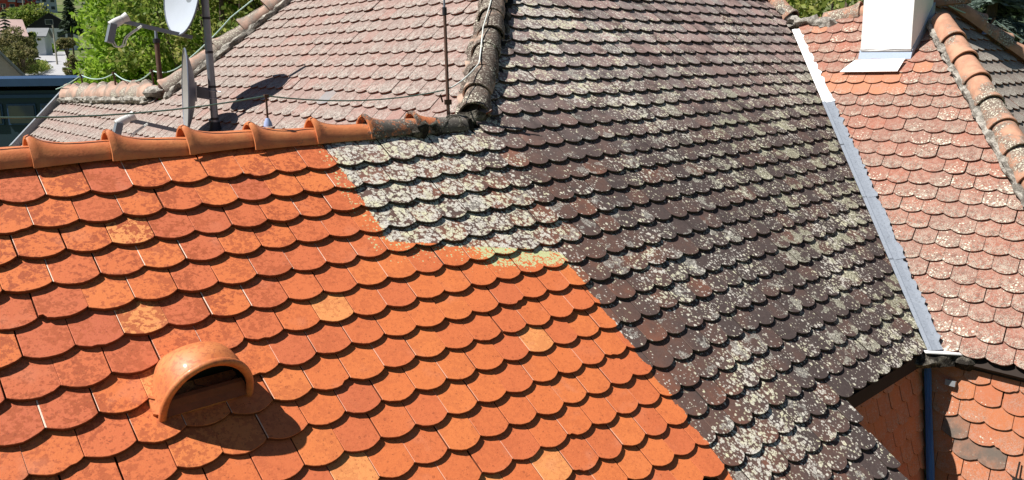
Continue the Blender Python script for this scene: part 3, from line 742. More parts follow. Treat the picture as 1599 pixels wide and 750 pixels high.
def valley(name, s0, s1, mat, wE=(.12, .15), wA=.035, label=None, bulge=.03):
    mb = MB(); n = 24; g = np.random.default_rng(int(s0 * 100) + 4)
    eE = horiz(PE.d * -1 - vdir * ((-PE.d) @ vdir)); eA = horiz((-PA.d) - vdir * ((-PA.d) @ vdir))
    V = []
    for i in range(n + 1):
        s_ = s0 + (s1 - s0) * i / n; c = vt + vdir * s_; w_ = wE[0] + (wE[1] - wE[0]) * i / n + g.normal() * .009
        prof = [(eA * (wA + .02) + PA.n * .012), (eA * wA + PA.n * (bulge)), (eE * .015 + PE.n * (bulge + .006)), (eE * w_ * .6 + PE.n * (bulge * .7)), (eE * w_ + PE.n * .012)]
        V += [c + q for q in prof] + [c + q - PE.n * .004 - np.array([0, 0, .003]) for q in prof[::-1]]
    m = 10
    F_ = [(i * m + j, i * m + (j + 1) % m, (i + 1) * m + (j + 1) % m, (i + 1) * m + j) for i in range(n) for j in range(m)] + [tuple(range(m)), tuple(n * m + j for j in range(m))]
    mb.add(V, F_); o = mb.build(name, mat, house)
    if label: o['label'] = label
    return o
valley('valley_flashing', .0, 1.45, M['zinc_white'], (.07, .09), .02, 'white upper length of the valley flashing')
valley('valley_flashing', 1.43, 2.15, M['zinc_blue'], (.085, .095), .03, 'pale blue-grey length of the valley flashing')
valley('valley_flashing', 2.13, 2.9, M['zinc_blue'], (.095, .10), .03, 'pale blue-grey length of the valley flashing')
valley('valley_flashing', 2.88, 3.66, M['zinc_blue'], (.095, .10), .03, 'pale blue-grey length of the valley flashing')
valley('valley_flashing', 3.64, VL + .07, M['zinc_blue'], (.09, .09), .03, 'pale blue-grey lowest length of the valley flashing')
# outlet lip and the dark box under it
ve = vt + vdir * (VL + .05)
mb = MB(); mb.obox(ve + np.array([.05, -.06, .008]), np.array([.10, -.11, -.005]), np.array([.05, .055, 0]), np.array([0, 0, .004])); mb.build('valley_flashing', M['zinc_white'], house)['label'] = 'small white lip at the foot of the valley flashing'
lumpy('gutter_box', [np.array([5.86, 2.24, -2.20]), np.array([6.02, 2.14, -2.19]), np.array([6.13, 2.02, -2.19]), np.array([6.15, 1.86, -2.18])], .062, M['mortar_dark'], house, 14, .3, flat=.9)
# blue gutter running down the inner corner
cd = horiz(COR1 - COR0); mb = MB(); V = []
eF = np.array([0, -1.0, 0]); eH = np.array([-1.0, 0, 0]); nn = 12
for i in range(nn + 1):
    c = COR0 + (COR1 - COR0) * (i / nn) + np.array([-.015, -.015, .02]); w_ = .034 + .020 * i / nn + .003 * math.sin(i * 2.1)
    prof = [eH * w_, np.array([-.022, -.022, 0]), eF * w_, eF * w_ + np.array([-.02, -.006, 0]), np.array([-.045, -.045, 0]), eH * w_ + np.array([-.006, -.02, 0])]
    V += [c + q for q in prof]
m = 6; mb.add(V, [(i * m + j, i * m + (j + 1) % m, (i + 1) * m + (j + 1) % m, (i + 1) * m + j) for i in range(nn) for j in range(m)] + [tuple(range(m)), tuple(nn * m + j for j in range(m))])
mb.build('corner_gutter', M['blue_metal'], house)['label'] = 'blue metal corner gutter in shadow under the eaves'
# small grey flashing piece
q = PF.hit(1486, 597); mb = MB(); mb.obox(q + np.array([-.02, 0, 0]), (0, .035, 0), (.004, 0, .02), (.012, 0, -.002)); mb.build('flashing_piece', M['grey_metal'], house)
# verge strip of the far wing
va, vb2 = PB.hit(103, 148), PB.hit(24, 234); mb = MB(); td = horiz(vb2 - va)
mb.obox((va + vb2) / 2 + PB.n * .03 + np.array([0, .05, 0]), td * np.linalg.norm(vb2 - va) / 2, PB.n * .05, horiz(np.cross(td, PB.n)) * .035)
mb.build('verge_strip', M['grey_metal'], house)

# iron snow hook on the right-hand wall
hk = PF.hit(1590, 742); mb = MB()
mb.tube([hk + np.array([-.0, 0, .10]), hk + np.array([-.03, 0, .03]), hk + np.array([-.05, 0, -.02]), hk + np.array([-.09, 0, -.03]), hk + np.array([-.11, 0, .01])], .006, 8)
mb.tube([hk + np.array([-.04, -.035, .0]), hk + np.array([-.06, 0, -.015]), hk + np.array([-.04, .035, .0])], .006, 8)
mb.build('snow_hook', M['wood'], house, True)

# ------------------------------------------------------------------ roof vent
def mat_glaze():
    t = NT('vent_glaze'); P = t.pos(); n1 = t.noise(9, 5, .6, P); n2 = t.noise(50, 5, .65, P)
    c = t.mix(t.step(n1, .35, .7), (.52, .155, .045), (.60, .21, .07)); c = t.mix(t.math('MULTIPLY', t.step(n2, .50, .58), .55), c, (.32, .08, .03)); c = t.mix(t.math('MULTIPLY', t.step(t.noise(5, 4, .6, P), .5, .7), .45), c, (.40, .13, .06))
    m = t.fin(c, t.math('ADD', .42, t.math('MULTIPLY', n2, .3)), .5, n2, .15, .003)
    t.b.inputs['Coat Weight'].default_value = .12; t.b.inputs['Coat Roughness'].default_value = .12
    return m
M['glaze'] = mat_glaze(); M['shade_clay'] = plain('shaded_clay', (.20, .05, .022), .6, var=.35, scale=14); M['black'] = plain('mouth_shade', (.006, .005, .004), 1.0)  # plate and mouth colours carry the shade inside the hood
def vent():
    VC = np.array([1.11, 3.06, 0]); VC[2] = PA.O[2] + (VC[1] - PA.O[1]) * (PA.d[2] / PA.d[1])
    h, up, back = PA.h, PA.n, -PA.d
    root = empty('roof_vent', VC, None, None); del_keys = [k for k in list(root.keys())]
    root.parent = house; root.matrix_parent_inverse = Matrix.Translation(house.location).inverted()
    root['label'] = 'glazed orange hooded roof vent with a black half-round mouth'
    def hood(s):     # s 0 front .. 1 back : half width, height, position along back
        e = math.sqrt(max(0, 1 - s ** 2.2))
        return (.180 * (.42 + .58 * e), .212 * e ** .95 + .0, s * .26)
    n = 28; st = list(np.linspace(0, 1, 14)); V = []
    lean = .062
    for inner in (0, 1):
        for s_ in st:
            w_, hh_, y = hood(s_); w_ -= .016 * inner; hh_ = max(hh_ - .016 * inner, -.01)
            for j in range(n + 1):
                a = math.pi * j / n; ca, sa = math.cos(a), math.sin(a)
                sh = abs(sa) ** .9
                V.append(VC + h * (w_ * ca) + up * (hh_ * sh - .012) + back * (y + lean * sh * (1 - s_)))
    F_ = []; N = n + 1; K = len(st)
    for inner in (0, 1):
        for i in range(K - 1):
            for j in range(n):
                b = inner * K * N; q = (b + i * N + j, b + i * N + j + 1, b + (i + 1) * N + j + 1, b + (i + 1) * N + j); F_.append(q if inner else q[::-1])
    for j in range(n): F_.append((j, j + 1, K * N + j + 1, K * N + j))
    mb = MB(); mb.add(V, F_); mb.m = [1 if (K - 1) * n <= i < 2 * (K - 1) * n else 0 for i in range(len(F_))]; mb.build('hood', [M['glaze'], M['black']], root, True, recalc=False)
    # thick rolled rim
    pts = []
    w_, hh_, y = hood(0)
    for j in range(-1, 31):
        a = math.pi * min(max(j, 0), 29) / 29; ca, sa = math.cos(a), math.sin(a); sh = abs(sa) ** .9
        pts.append(VC + h * ((w_ - .006) * ca) + up * ((hh_ - .004) * sh - (.02 if j in (-1, 30) else 0) + .002) + back * (lean * sh + .004))
    mb = MB(); mb.tube(pts, .0155, 12); mb.build('rim', M['glaze'], root, True)
    # plate closing the lower part of the mouth, shade above it painted black
    mb = MB()
    prof_ = [(.166, .004, -.004), (.164, .018, .022), (.158, .036, .045), (.152, .039, .060), (.152, .0, .064)]
    V_ = []
    for (x, hh_, y) in prof_: V_ += [VC + h * x + up * hh_ + back * y, VC - h * x + up * hh_ + back * y]
    mb.add(V_, [(2 * i, 2 * i + 1, 2 * i + 3, 2 * i + 2) for i in range(4)]); mb.build('sill_plate', M['shade_clay'], root)
    mb = MB(); bk = [VC + h * (.15 * math.cos(a)) + up * (.145 * math.sin(a) - .01) + back * .13 for a in np.linspace(0, math.pi, 15)]
    mb.add(bk, [tuple(range(15))]); mb.build('throat_shade', M['black'], root)  # black sheet added as the shade inside the mouth
    # base tile
    mb = MB(); T = []
    for (x, y) in ((-.19, .16), (.19, .16), (.20, .03), (.17, .01), (.10, .0), (0, -.004), (-.10, .0), (-.17, .01), (-.20, .03)):
        T.append(VC + h * x + back * y + up * (.002 - max(0, y) * .13))
    mb.prism(T, -up * .014); mb.build('base_tile', M['glaze'], root)
vent()

# ------------------------------------------------------------------ chimney
M['whitewash'] = plain('whitewash', (.80, .79, .78), .85, var=.05, scale=3, bs=.5, bd=.006)
M['lead'] = mat_metal('lead_blue', (.30, .36, .46), .55, .15, .2)
ch = empty('chimney', (8.55, 3.70, -.1), None, None); ch.parent = house; ch.matrix_parent_inverse = Matrix.Translation(house.location).inverted()
ch['label'] = 'white rendered chimney at the top of the right-hand roof'
cx0, cx1, cy0, cy1 = 8.40, 8.86, 3.435, 3.94
mb = MB()
g = np.random.default_rng(2); V = []; lev = [.03, .055, .06, .3, .8, 1.3, 1.62]
for k, z in enumerate(lev):
    for (x, y) in ((cx0, cy0), ((cx0 + cx1) / 2, cy0), (cx1, cy0), (cx1, (cy0 + cy1) / 2), (cx1, cy1), ((cx0 + cx1) / 2, cy1), (cx0, cy1), (cx0, cy1 * .66 + cy0 * .34), (cx0, cy1 * .33 + cy0 * .67)):
        e = .012 if k == 1 else 0
        sx = -1 if x == cx0 else 1; V.append((x + g.normal() * .003 + sx * e * .6, y + g.normal() * .003, z + (g.normal() * .006 if k < 1 else 0)))
N = 9
mb.add(V, [(i * N + j, i * N + (j + 1) % N, (i + 1) * N + (j + 1) % N, (i + 1) * N + j) for i in range(len(lev) - 1) for j in range(N)] + [tuple(range(N))[::-1]])
mb.build('shaft', M['whitewash'], ch)
mb = MB(); mb.box(((cx0 + cx1) / 2, (cy0 + cy1) / 2, 1.66), cx1 - cx0 + .12, cy1 - cy0 + .12, .09); mb.box(((cx0 + cx1) / 2, (cy0 + cy1) / 2, 1.74), cx1 - cx0 + .02, cy1 - cy0 + .02, .07); mb.build('cap', M['whitewash'], ch)
mb = MB()                                     # lead collar round the foot
def zroofE(x): return PE.O[2] + (x - PE.O[0]) * (PE.d[2] / PE.d[0])
V = []
for y in (cy1 + .012, cy0 - .012): V += [(cx0 - .016, y, zroofE(cx0) - .02), (cx0 + .012, y, .04), (cx1 + .02, y, zroofE(cx1) + .12), (cx1 + .02, y, zroofE(cx1) - .02)]
mb.add(V, [(0, 1, 2, 3), (7, 6, 5, 4), (0, 4, 5, 1), (1, 5, 6, 2), (2, 6, 7, 3), (3, 7, 4, 0)]); mb.build('lead_collar', M['lead'], ch)
ap = [PE.hit(1336, 97) + PE.n * .02, PE.hit(1414, 95) + PE.n * .02, PE.hit(1402, 114) + PE.n * .016, PE.hit(1312, 115) + PE.n * .016]
mb = MB(); mb.prism(ap, PE.n * .008); mb.build('apron_flashing', M['whitewash'], ch)

# ================================================================== THINGS ON THE ROOF
M['steel'] = plain('mast_steel', (.20, .22, .25), .45, .55, var=.2, scale=20)
M['darkband'] = plain('dark_tape', (.02, .02, .025), .6)
M['rust'] = plain('rusty_iron', (.10, .055, .04), .8, .3, var=.35, scale=25)
M['dishwhite'] = plain('dish_white', (.40, .44, .50), .5, var=.05)
M['dishgrey'] = plain('dish_grey', (.27, .26, .25), .65, var=.15)
M['dishback'] = plain('dish_back', (.13, .15, .19), .5, .2)
M['lnbgrey'] = plain('lnb_grey', (.15, .17, .20), .55)
M['lnbwhite'] = plain('lnb_white', (.48, .48, .47), .5)
M['cable'] = plain('cable_white', (.62, .64, .60), .5)
M['wiregreen'] = plain('wire_green', (.09, .15, .13), .6, .2)
M['wirepale'] = plain('wire_pale', (.42, .56, .50), .55, .2)
M['bluecap'] = plain('cap_blue', (.30, .38, .62), .5)

MB0 = np.array([3.089, 7.666, -.654])
mast = empty('antenna_mast', MB0, 'thin steel mast with dark bands carrying two satellite dishes behind the orange ridge', 'mast')
mb = MB(); mb.tube([MB0 + (0, 0, -.05), MB0 + (0, 0, 1.9)], .034, 16); mb.build('pole', M['steel'], mast, True)
for z in (.12, .42, .74, 1.05):
    mb = MB(); mb.tube([MB0 + (0, 0, z), MB0 + (0, 0, z + .022)], .0365, 16); mb.build('band', M['darkband'], mast, True)
mb = MB(); mb.tube([MB0 + (0, 0, -.16), MB0 + (0, 0, -.02), MB0 + (0, 0, .03), MB0 + (0, 0, .10)], [.16, .10, .055, .042], 18); mb.build('roof_collar', M['darkband'], mast, True)

viewd = horiz(np.array([MB0[0], MB0[1], 0])); rgt = np.array([viewd[1], -viewd[0], 0])
def dish(name, C, nrm, w_, h_, label, face, back, arm, lnb, clamp_z, dark=False):
    """offset dish: centre C, facing nrm (unit), shallow bowl"""
    nrm = horiz(np.array(nrm, float)); sx = horiz(np.cross(nrm, [0, 0, 1])); sy = np.cross(sx, nrm)
    root = empty(name, C, label, 'satellite dish', 'satellite dishes on the mast')
    n, rings = 40, 7; V = []; F_ = []
    for side in (0, 1):
        for i in range(rings + 1):
            r = i / rings; dep = .085 * (1 - r * r)
            for j in range(n):
                a = 2 * math.pi * j / n
                V.append(C + sx * (w_ / 2 * r * math.cos(a)) + sy * (h_ / 2 * r * math.sin(a)) - nrm * (dep + side * .006))
    N = (rings + 1) * n; mats = []
    for side in (0, 1):
        for i in range(rings):
            for j in range(n):
                F_.append(tuple(side * N + k for k in (i * n + j, i * n + (j + 1) % n, (i + 1) * n + (j + 1) % n, (i + 1) * n + j)))
                mats.append(side)
    for j in range(n): F_.append((rings * n + j, rings * n + (j + 1) % n, N + rings * n + (j + 1) % n, N + rings * n + j)); mats.append(1)
    mb = MB(); mb.add(V, F_); mb.m = mats; mb.build('reflector', [face, back], root, True)
    rim = [C + sx * (w_ / 2 * math.cos(a)) + sy * (h_ / 2 * math.sin(a)) - nrm * .004 for a in np.linspace(0, 2 * math.pi, 49)]
    mb = MB(); mb.tube(rim, .008, 8, cap=False); mb.build('rim', back, root, True)
    bot = C - sy * (h_ / 2 * .98) - nrm * .01
    armend = np.array(arm, float)
    mb = MB(); ad = horiz(armend - bot); wv = horiz(np.cross(ad, [0, 0, 1])); uv_ = np.cross(wv, ad)
    mb.obox((bot - ad * .12 + armend) / 2, ad * np.linalg.norm(armend - bot + ad * .12) / 2, wv * .012, uv_ * .018); mb.build('feed_arm', M['lnbgrey'], root)
    # LNB: body box, white horn, holder
    toC = horiz(C - armend); lr = horiz(np.cross(toC, [0, 0, 1])); lu = np.cross(lr, toC)
    L = empty('lnb', armend, None, None); L.parent = root; L.matrix_parent_inverse = Matrix.Translation(root.location).inverted()
    bx = armend - toC * .02 + lu * .01
    dn = horiz(np.array([0, 0, -1.0]) * .9 - toC * .35)
    mb = MB(); mb.obox(bx + dn * .085 - toC * .06, dn * .085, lr * .058, horiz(np.cross(dn, lr)) * .028); mb.build('lnb_box', M['lnbgrey'], L)
    mb = MB(); mb.tube([bx - toC * .09, bx - toC * .03, bx + toC * .03, bx + toC * .035], [.035, .04, .036, .030], 14); mb.build('lnb_body', M['lnbwhite'], L, True)
    mb = MB(); mb.tube([bx + toC * .035, bx + toC * .085], [.034, .046], 16); mb.build('lnb_horn', M['lnbwhite'], L, True)
    cp = bx + dn * .15 - toC * .05
    p = [cp, cp - np.array([0, 0, .06]) + rgt * .03, cp + rgt * .09 - np.array([0, 0, .05]), cp + rgt * .13 + np.array([0, 0, .03]), armend + rgt * .16 + np.array([0, 0, -.04])]
    pp = []
    for i in range(len(p) - 1):
        for k in range(5):
            t_ = k / 5; a_, b_ = p[max(i - 1, 0)], p[min(i + 2, len(p) - 1)]
            pp.append(.5 * ((2 * p[i]) + (p[i + 1] - a_) * t_ + (2 * a_ - 5 * p[i] + 4 * p[i + 1] - b_) * t_ ** 2 + (3 * p[i] - a_ - 3 * p[i + 1] + b_) * t_ ** 3))
    mb = MB(); mb.tube(pp + [p[-1]], .006, 8); mb.build('feed_cable', M['cable'], root, True)
    mb = MB(); mb.tube([q + rgt * .02 for q in pp] + [p[-1]], .006, 8); mb.build('feed_cable', M['cable'], root, True)
    # bracket to the mast
    bc = C - nrm * .10; mp = np.array([MB0[0], MB0[1], clamp_z])
    bd_ = horiz(mp - bc); mb = MB(); mb.obox((bc + mp) / 2, bd_ * np.linalg.norm(mp - bc) / 2, np.array([0, 0, .055]), horiz(np.cross(bd_, [0, 0, 1])) * .004)
    mb.obox(bc + nrm * .01, sx * .07, sy * .09, nrm * .01); mb.build('bracket', M['grey_metal'], root)
    for dz in (-.035, .035):
        mb = MB(); q = mp + np.array([0, 0, dz]); ring = [q + .040 * (math.cos(a) * bd_ + math.sin(a) * np.cross([0, 0, 1], bd_)) for a in np.linspace(-1.6, 1.6, 12)]
        mb.tube([ring[0] - bd_ * .05] + ring + [ring[-1] - bd_ * .05], .005, 6); mb.tube([q + bd_ * .035, q + bd_ * .10], .005, 6); mb.build('clamp', M['grey_metal'], root, True)
    return root
dm = MB0 @ RM[2]
depth = lambda X: float(np.array(X) @ RM[2])
# upper dish: bowl turned a little towards the camera
c1 = W(283, -14, dm - .14); n1_ = -rgt * .86 - viewd * .42 + np.array([0, 0, .16])
dish('satellite_dish', c1, n1_, .74, .82, 'pale upper satellite dish high on the mast, its bowl half visible', M['dishwhite'], M['dishback'], W(190, 33, dm - .40), None, c1[2] + .0)
c2 = W(289, 143, dm - .05); n2_ = -rgt * .995 - viewd * .10 + np.array([0, 0, .06])
dish('satellite_dish', c2, n2_, .74, .80, 'lower satellite dish seen edge-on, its foot behind the orange ridge', M['dishgrey'], M['dishback'], W(200, 187, dm - .30), None, c2[2] - .03)

# lightning rods
def rod(base, top, r, label, mat=('rust', 'steel'), frac=.85, knee=True):
    base, top = np.array(base, float), np.array(top, float)
    root = empty('lightning_rod', base, label, 'lightning rod', 'lightning rods on the roof'); mid = base + (top - base) * frac
    mb = MB(); mb.tube([base, mid], [r * 1.1, r], 12); mb.build('shaft', M[mat[0]], root, True)
    mb = MB(); mb.tube([mid - (0, 0, .02), mid + (0, 0, .03)], r * 1.45, 12); mb.build('coupling', M['darkband'], root, True)
    mb = MB(); mb.tube([mid, top], [r * .75, r * .55], 10); mb.build('tip', M[mat[1]], root, True)
    if knee:
        mb = MB(); q = base + (top - base) * .12; mb.obox(q, rgt * .022, viewd * .012, np.array([0, 0, .016])); mb.tube([q - rgt * .035, q - rgt * .05 + np.array([0, 0, .05])], .006, 6); mb.build('wire_clamp', M['rust'], root)
    return root
rb = np.array([3.235, 4.21, -.37]); t1 = W(693, -10, depth(rb) - .03)
rod(rb, rb + (t1 - rb) * 1.0 + np.array([0, 0, .05]), .0105, 'tall rusty lightning rod where the orange ridge meets the hip', frac=.80)
lb = P_(252, 146) + np.array([0, 0, .05]); t2 = W(243, 48, depth(lb))
rod(lb, t2, .028, 'rusty lightning rod at the far end of the pale hip before the green trees', frac=.82, knee=False)

# conductor holders and wires
holders = []
def holder(base, h, label, r=.006, capm='bluecap', lean=(0, 0, 0)):
    base = np.array(base, float); top = base + np.array([0, 0, h]) + np.array(lean)
    root = empty('wire_holder', base, label, 'wire holder', 'holders for the lightning wire')
    mb = MB(); mb.tube([base, top], r, 8); mb.build('pin', M['rust'], root, True)
    mb = MB(); mb.tube([base - (0, 0, .01), base + (0, 0, .012), base + (0, 0, .035)], [r * 4, r * 3.4, r * 1.5], 12); mb.build('cap', M[capm], root, True)
    mb = MB(); mb.box(top, r * 4, r * 3, r * 2.6); mb.build('clip', M['rust'], root)
    return top
hA = holder((1.985, 4.20, -.335), .155, 'short wire holder with a blue foot on the orange ridge right of the mast')
hB = np.array([.28, 4.20, -.18])
def sagline(pts, sag, n=10):
    out = []
    for i in range(len(pts) - 1):
        a, b = np.array(pts[i], float), np.array(pts[i + 1], float); s_ = sag[i] if hasattr(sag, '__len__') else sag
        for k in range(n): t_ = k / n; out.append(a + (b - a) * t_ - np.array([0, 0, s_ * 4 * t_ * (1 - t_)]))
    out.append(np.array(pts[-1], float)); return out
def wire(name, pts, r, mat, label, cat='wire'):
    mb = MB(); mb.tube(pts, r, 7); return tag(mb.build(name, M[mat], None, True), label, cat, 'lightning wires')
rc = W(694, 141, depth(rb)); 
wire('lightning_wire', sagline([hB + (-1.2, 0, 0), hB, hA, rc], [.01, .06, .045]), .0042, 'wiregreen', 'dark green wire sagging along the orange ridge to the tall rod')
hw = [W(702, 138, depth(rb)), h0 + hdv * .35 + (0, 0, .14), h0 + hdv * .85 + (-.03, 0, .14), h0 + hdv * 1.5 + (0, 0, .13), h0 + hdv * 2.4 + (0, 0, .13)]
wire('lightning_wire', sagline(hw, [.02, .01, .01, .01]), .005, 'cable', 'pale grey wire climbing the dark hip from the tall rod')
mb = MB(); 
# far wing ridge holders
fh = []
for i, (px, lab) in enumerate(((126, 'first wire holder from the left on the far pale ridge'), (177, 'second wire holder from the left on the far pale ridge'), (236, 'third wire holder on the far pale ridge, beside the rusty rod'))):
    b = PB.hit(px, 150) + np.array([.04, 0, .10]); fh.append(holder(b, .20, lab, .012, 'darkband'))
s0 = w1 + np.array([-.1, .15, .10])
hipp = [hl0 + dd * 1.0 + (0, 0, .30), hl0 + dd * 2.4 + (0, 0, .32), hl0 + dd * 3.4 + (0, 0, .32)]
wire('lightning_wire', sagline([s0, fh[0], fh[1], fh[2], hl0 + dd * .35 + np.array([0, 0, .2])] + hipp, [.02, .07, .12, .07, .02, .0, .0]), .0075, 'wirepale', 'pale green wire looping over the far ridge and up the pale hip')
hG = W(1551, 30, depth(PG.hit(1545, 60))); bG = W(1539, 52, depth(PG.hit(1545, 60)))
holder(bG, .001, 'wire holder with a blue foot on the ridge at the upper right', .010, 'bluecap', lean=hG - bG)
wire('lightning_wire', sagline([W(1455, -8, depth(hG) - .2), hG, W(1625, 78, depth(hG) + .3)], [.05, .02]), .007, 'wirepale', 'pale green wire crossing in front of the blue-green conifer')

# ================================================================== TREES
def leafmat(name, cs, trans=.52):
    t = NT(name); R = t.attr('rnd')
    c = t.ramp(R[0], [(i / (len(cs) - 1), q) for i, q in enumerate(cs)])
    t.fin(c, .55, .25)
    tr = t.n('ShaderNodeBsdfTranslucent'); t.t.links.new(c, tr.inputs[0])
    mx = t.n('ShaderNodeMixShader'); mx.inputs[0].default_value = trans
    t.t.links.new(t.b.outputs[0], mx.inputs[1]); t.t.links.new(tr.outputs[0], mx.inputs[2])
    t.t.links.new(mx.outputs[0], t.t.nodes['Material Output'].inputs[0]); return t.mat
M['leaf_bright'] = leafmat('leaf_bright', [(.10, .19, .02), (.20, .34, .03), (.31, .46, .05), (.42, .52, .10)])
M['leaf_mid'] = leafmat('leaf_mid', [(.07, .12, .02), (.16, .24, .04), (.29, .33, .07), (.42, .38, .14)])
M['leaf_olive'] = leafmat('leaf_olive', [(.06, .075, .02), (.14, .15, .05), (.24, .22, .09), (.34, .28, .15)])
M['leaf_dark'] = leafmat('leaf_dark', [(.02, .035, .02), (.035, .06, .03), (.06, .09, .05), (.10, .13, .08)], .15)
M['leaf_blue'] = leafmat('leaf_blue', [(.018, .03, .024), (.05, .075, .06), (.13, .18, .15), (.30, .37, .33)], .15)
M['bark'] = plain('bark', (.10, .075, .055), .9, var=.3, scale=14, bs=.8, bd=.01)

def leaves(C, R_, nclump, per, size, mat, parent, seed, clump=.45, hollow=.55, flat=.0, squash=1.0, droop=0.0, name='crown'):
    g = np.random.default_rng(seed); C = np.array(C, float); R_ = np.array(R_, float)
    d = g.normal(size=(nclump, 3)); d /= np.linalg.norm(d, axis=1)[:, None]
    rad = hollow + (1 - hollow) * g.random(nclump) ** .6
    rad *= 1 + .16 * np.sin(d[:, 0] * 5 + seed) * np.cos(d[:, 2] * 4 + seed * 2)
    cc = C + d * rad[:, None] * R_
    cr = clump * (.5 + g.random(nclump)); tone = g.random(nclump)
    n = nclump * per; ci = np.repeat(np.arange(nclump), per)
    off = g.normal(size=(n, 3)); off /= np.linalg.norm(off, axis=1)[:, None]; off *= (g.random(n) ** .45)[:, None]; off[:, 2] *= .65
    P0 = cc[ci] + off * cr[ci][:, None]; P0[:, 2] -= droop * (np.linalg.norm(off[:, :2], axis=1)) * cr[ci]
    u = g.normal(size=(n, 3)); u /= np.linalg.norm(u, axis=1)[:, None]; u[:, 2] *= (1 - flat)
    w_ = np.cross(u, g.normal(size=(n, 3))); w_ /= np.linalg.norm(w_, axis=1)[:, None]
    s_ = size * (.6 + .8 * g.random(n))[:, None]
    V = np.stack([P0 - u * s_, P0 + w_ * s_ * .5 * squash, P0 + u * s_, P0 - w_ * s_ * .5 * squash], 1).reshape(-1, 3)
    col = np.clip(tone[ci] * .55 + g.random(n) * .45, 0, 1)
    me = bpy.data.meshes.new(name); me.vertices.add(4 * n); me.vertices.foreach_set('co', V.ravel())
    me.loops.add(4 * n); me.loops.foreach_set('vertex_index', np.arange(4 * n)); me.polygons.add(n)
    me.polygons.foreach_set('loop_start', np.arange(n) * 4); me.polygons.foreach_set('loop_total', np.full(n, 4)); me.update()
    ca = me.color_attributes.new('rnd', 'FLOAT_COLOR', 'POINT'); q = np.repeat(col, 4); ca.data.foreach_set('color', np.stack([q, q, q, np.ones_like(q)], 1).ravel())
    me.materials.append(mat); me.validate()
    return link(bpy.data.objects.new(name, me), parent), cc
def tree(C, R_, nclump, per, size, mat, label, seed, trunk_r=.22, clump=.45, group='trees beyond the roofs', name='leafy_tree', limbs=9, hollow=.5, **kw):
    C = np.array(C, float); gz = zground(math.hypot(C[0], C[1])); base = np.array([C[0], C[1], gz - .1])
    root = empty(name, base, label, 'tree', group)
    o, cc = leaves(C, R_, nclump, per, size, mat, root, seed, clump, hollow, **kw)
    g = np.random.default_rng(seed + 50); mb = MB(); top = C + np.array([0, 0, R_[2] * .45])
    k = [base + (top - base) * s_ + np.array([g.normal(), g.normal(), 0]) * .12 * (0 < s_ < 1) * R_[0] * .3 for s_ in (0, .3, .6, .8, 1)]
    mb.tube(k, [trunk_r * 1.25, trunk_r, trunk_r * .75, trunk_r * .5, trunk_r * .15], 9)
    idx = g.choice(len(cc), min(limbs, len(cc)), replace=False)
    for i in idx:
        a = k[1] + (k[4] - k[1]) * g.uniform(.1, .8); m_ = (a + cc[i]) / 2 + np.array([0, 0, .12 * R_[2]]) * g.random()
        mb.tube([a, m_, cc[i]], [trunk_r * .4, trunk_r * .22, trunk_r * .06], 6)
    mb.build('trunk', M['bark'], root, True)
    return root
D = 17.0
tree(W(222, 85, 22), (1.1, 1.4, 3.0), 230, 70, .085, M['leaf_bright'], 'bright yellow-green tree left of the rusty rod', 11, clump=.5)
tree(W(275, 40, 24), (2.3, 2.3, 3.6), 330, 70, .085, M['leaf_bright'], 'fresh green tree behind the satellite dishes', 12, clump=.5)
tree(W(235, 140, 20.5), (1.6, 1.4, 1.7), 170, 70, .075, M['leaf_bright'], 'low bushy green tree just over the far ridge', 13, clump=.4)
tree(W(350, 45, 20), (2.6, 2.4, 2.6), 230, 60, .07, M['leaf_mid'], 'sparse yellow-green tree right of the mast', 14, clump=.42)
tree(W(415, 0, 22), (2.4, 2.2, 3.0), 220, 60, .08, M['leaf_mid'], 'yellow-green tree above the pale hip near the top of the photo', 15, clump=.45)
tree(W(235, -20, 40), (1.9, 2.2, 4.0), 260, 60, .13, M['leaf_mid'], 'tall mottled tree rising behind the bright tree', 16, clump=.7)
tree(W(330, -10, 34), (4.6, 3, 4.4), 380, 60, .13, M['leaf_dark'], 'broad dark tree filling the gaps behind the bright trees', 17, clump=.8)
tree(W(430, 10, 34), (4, 3, 4.0), 260, 60, .13, M['leaf_olive'], 'olive tree far behind the pale hip', 18, clump=.8)
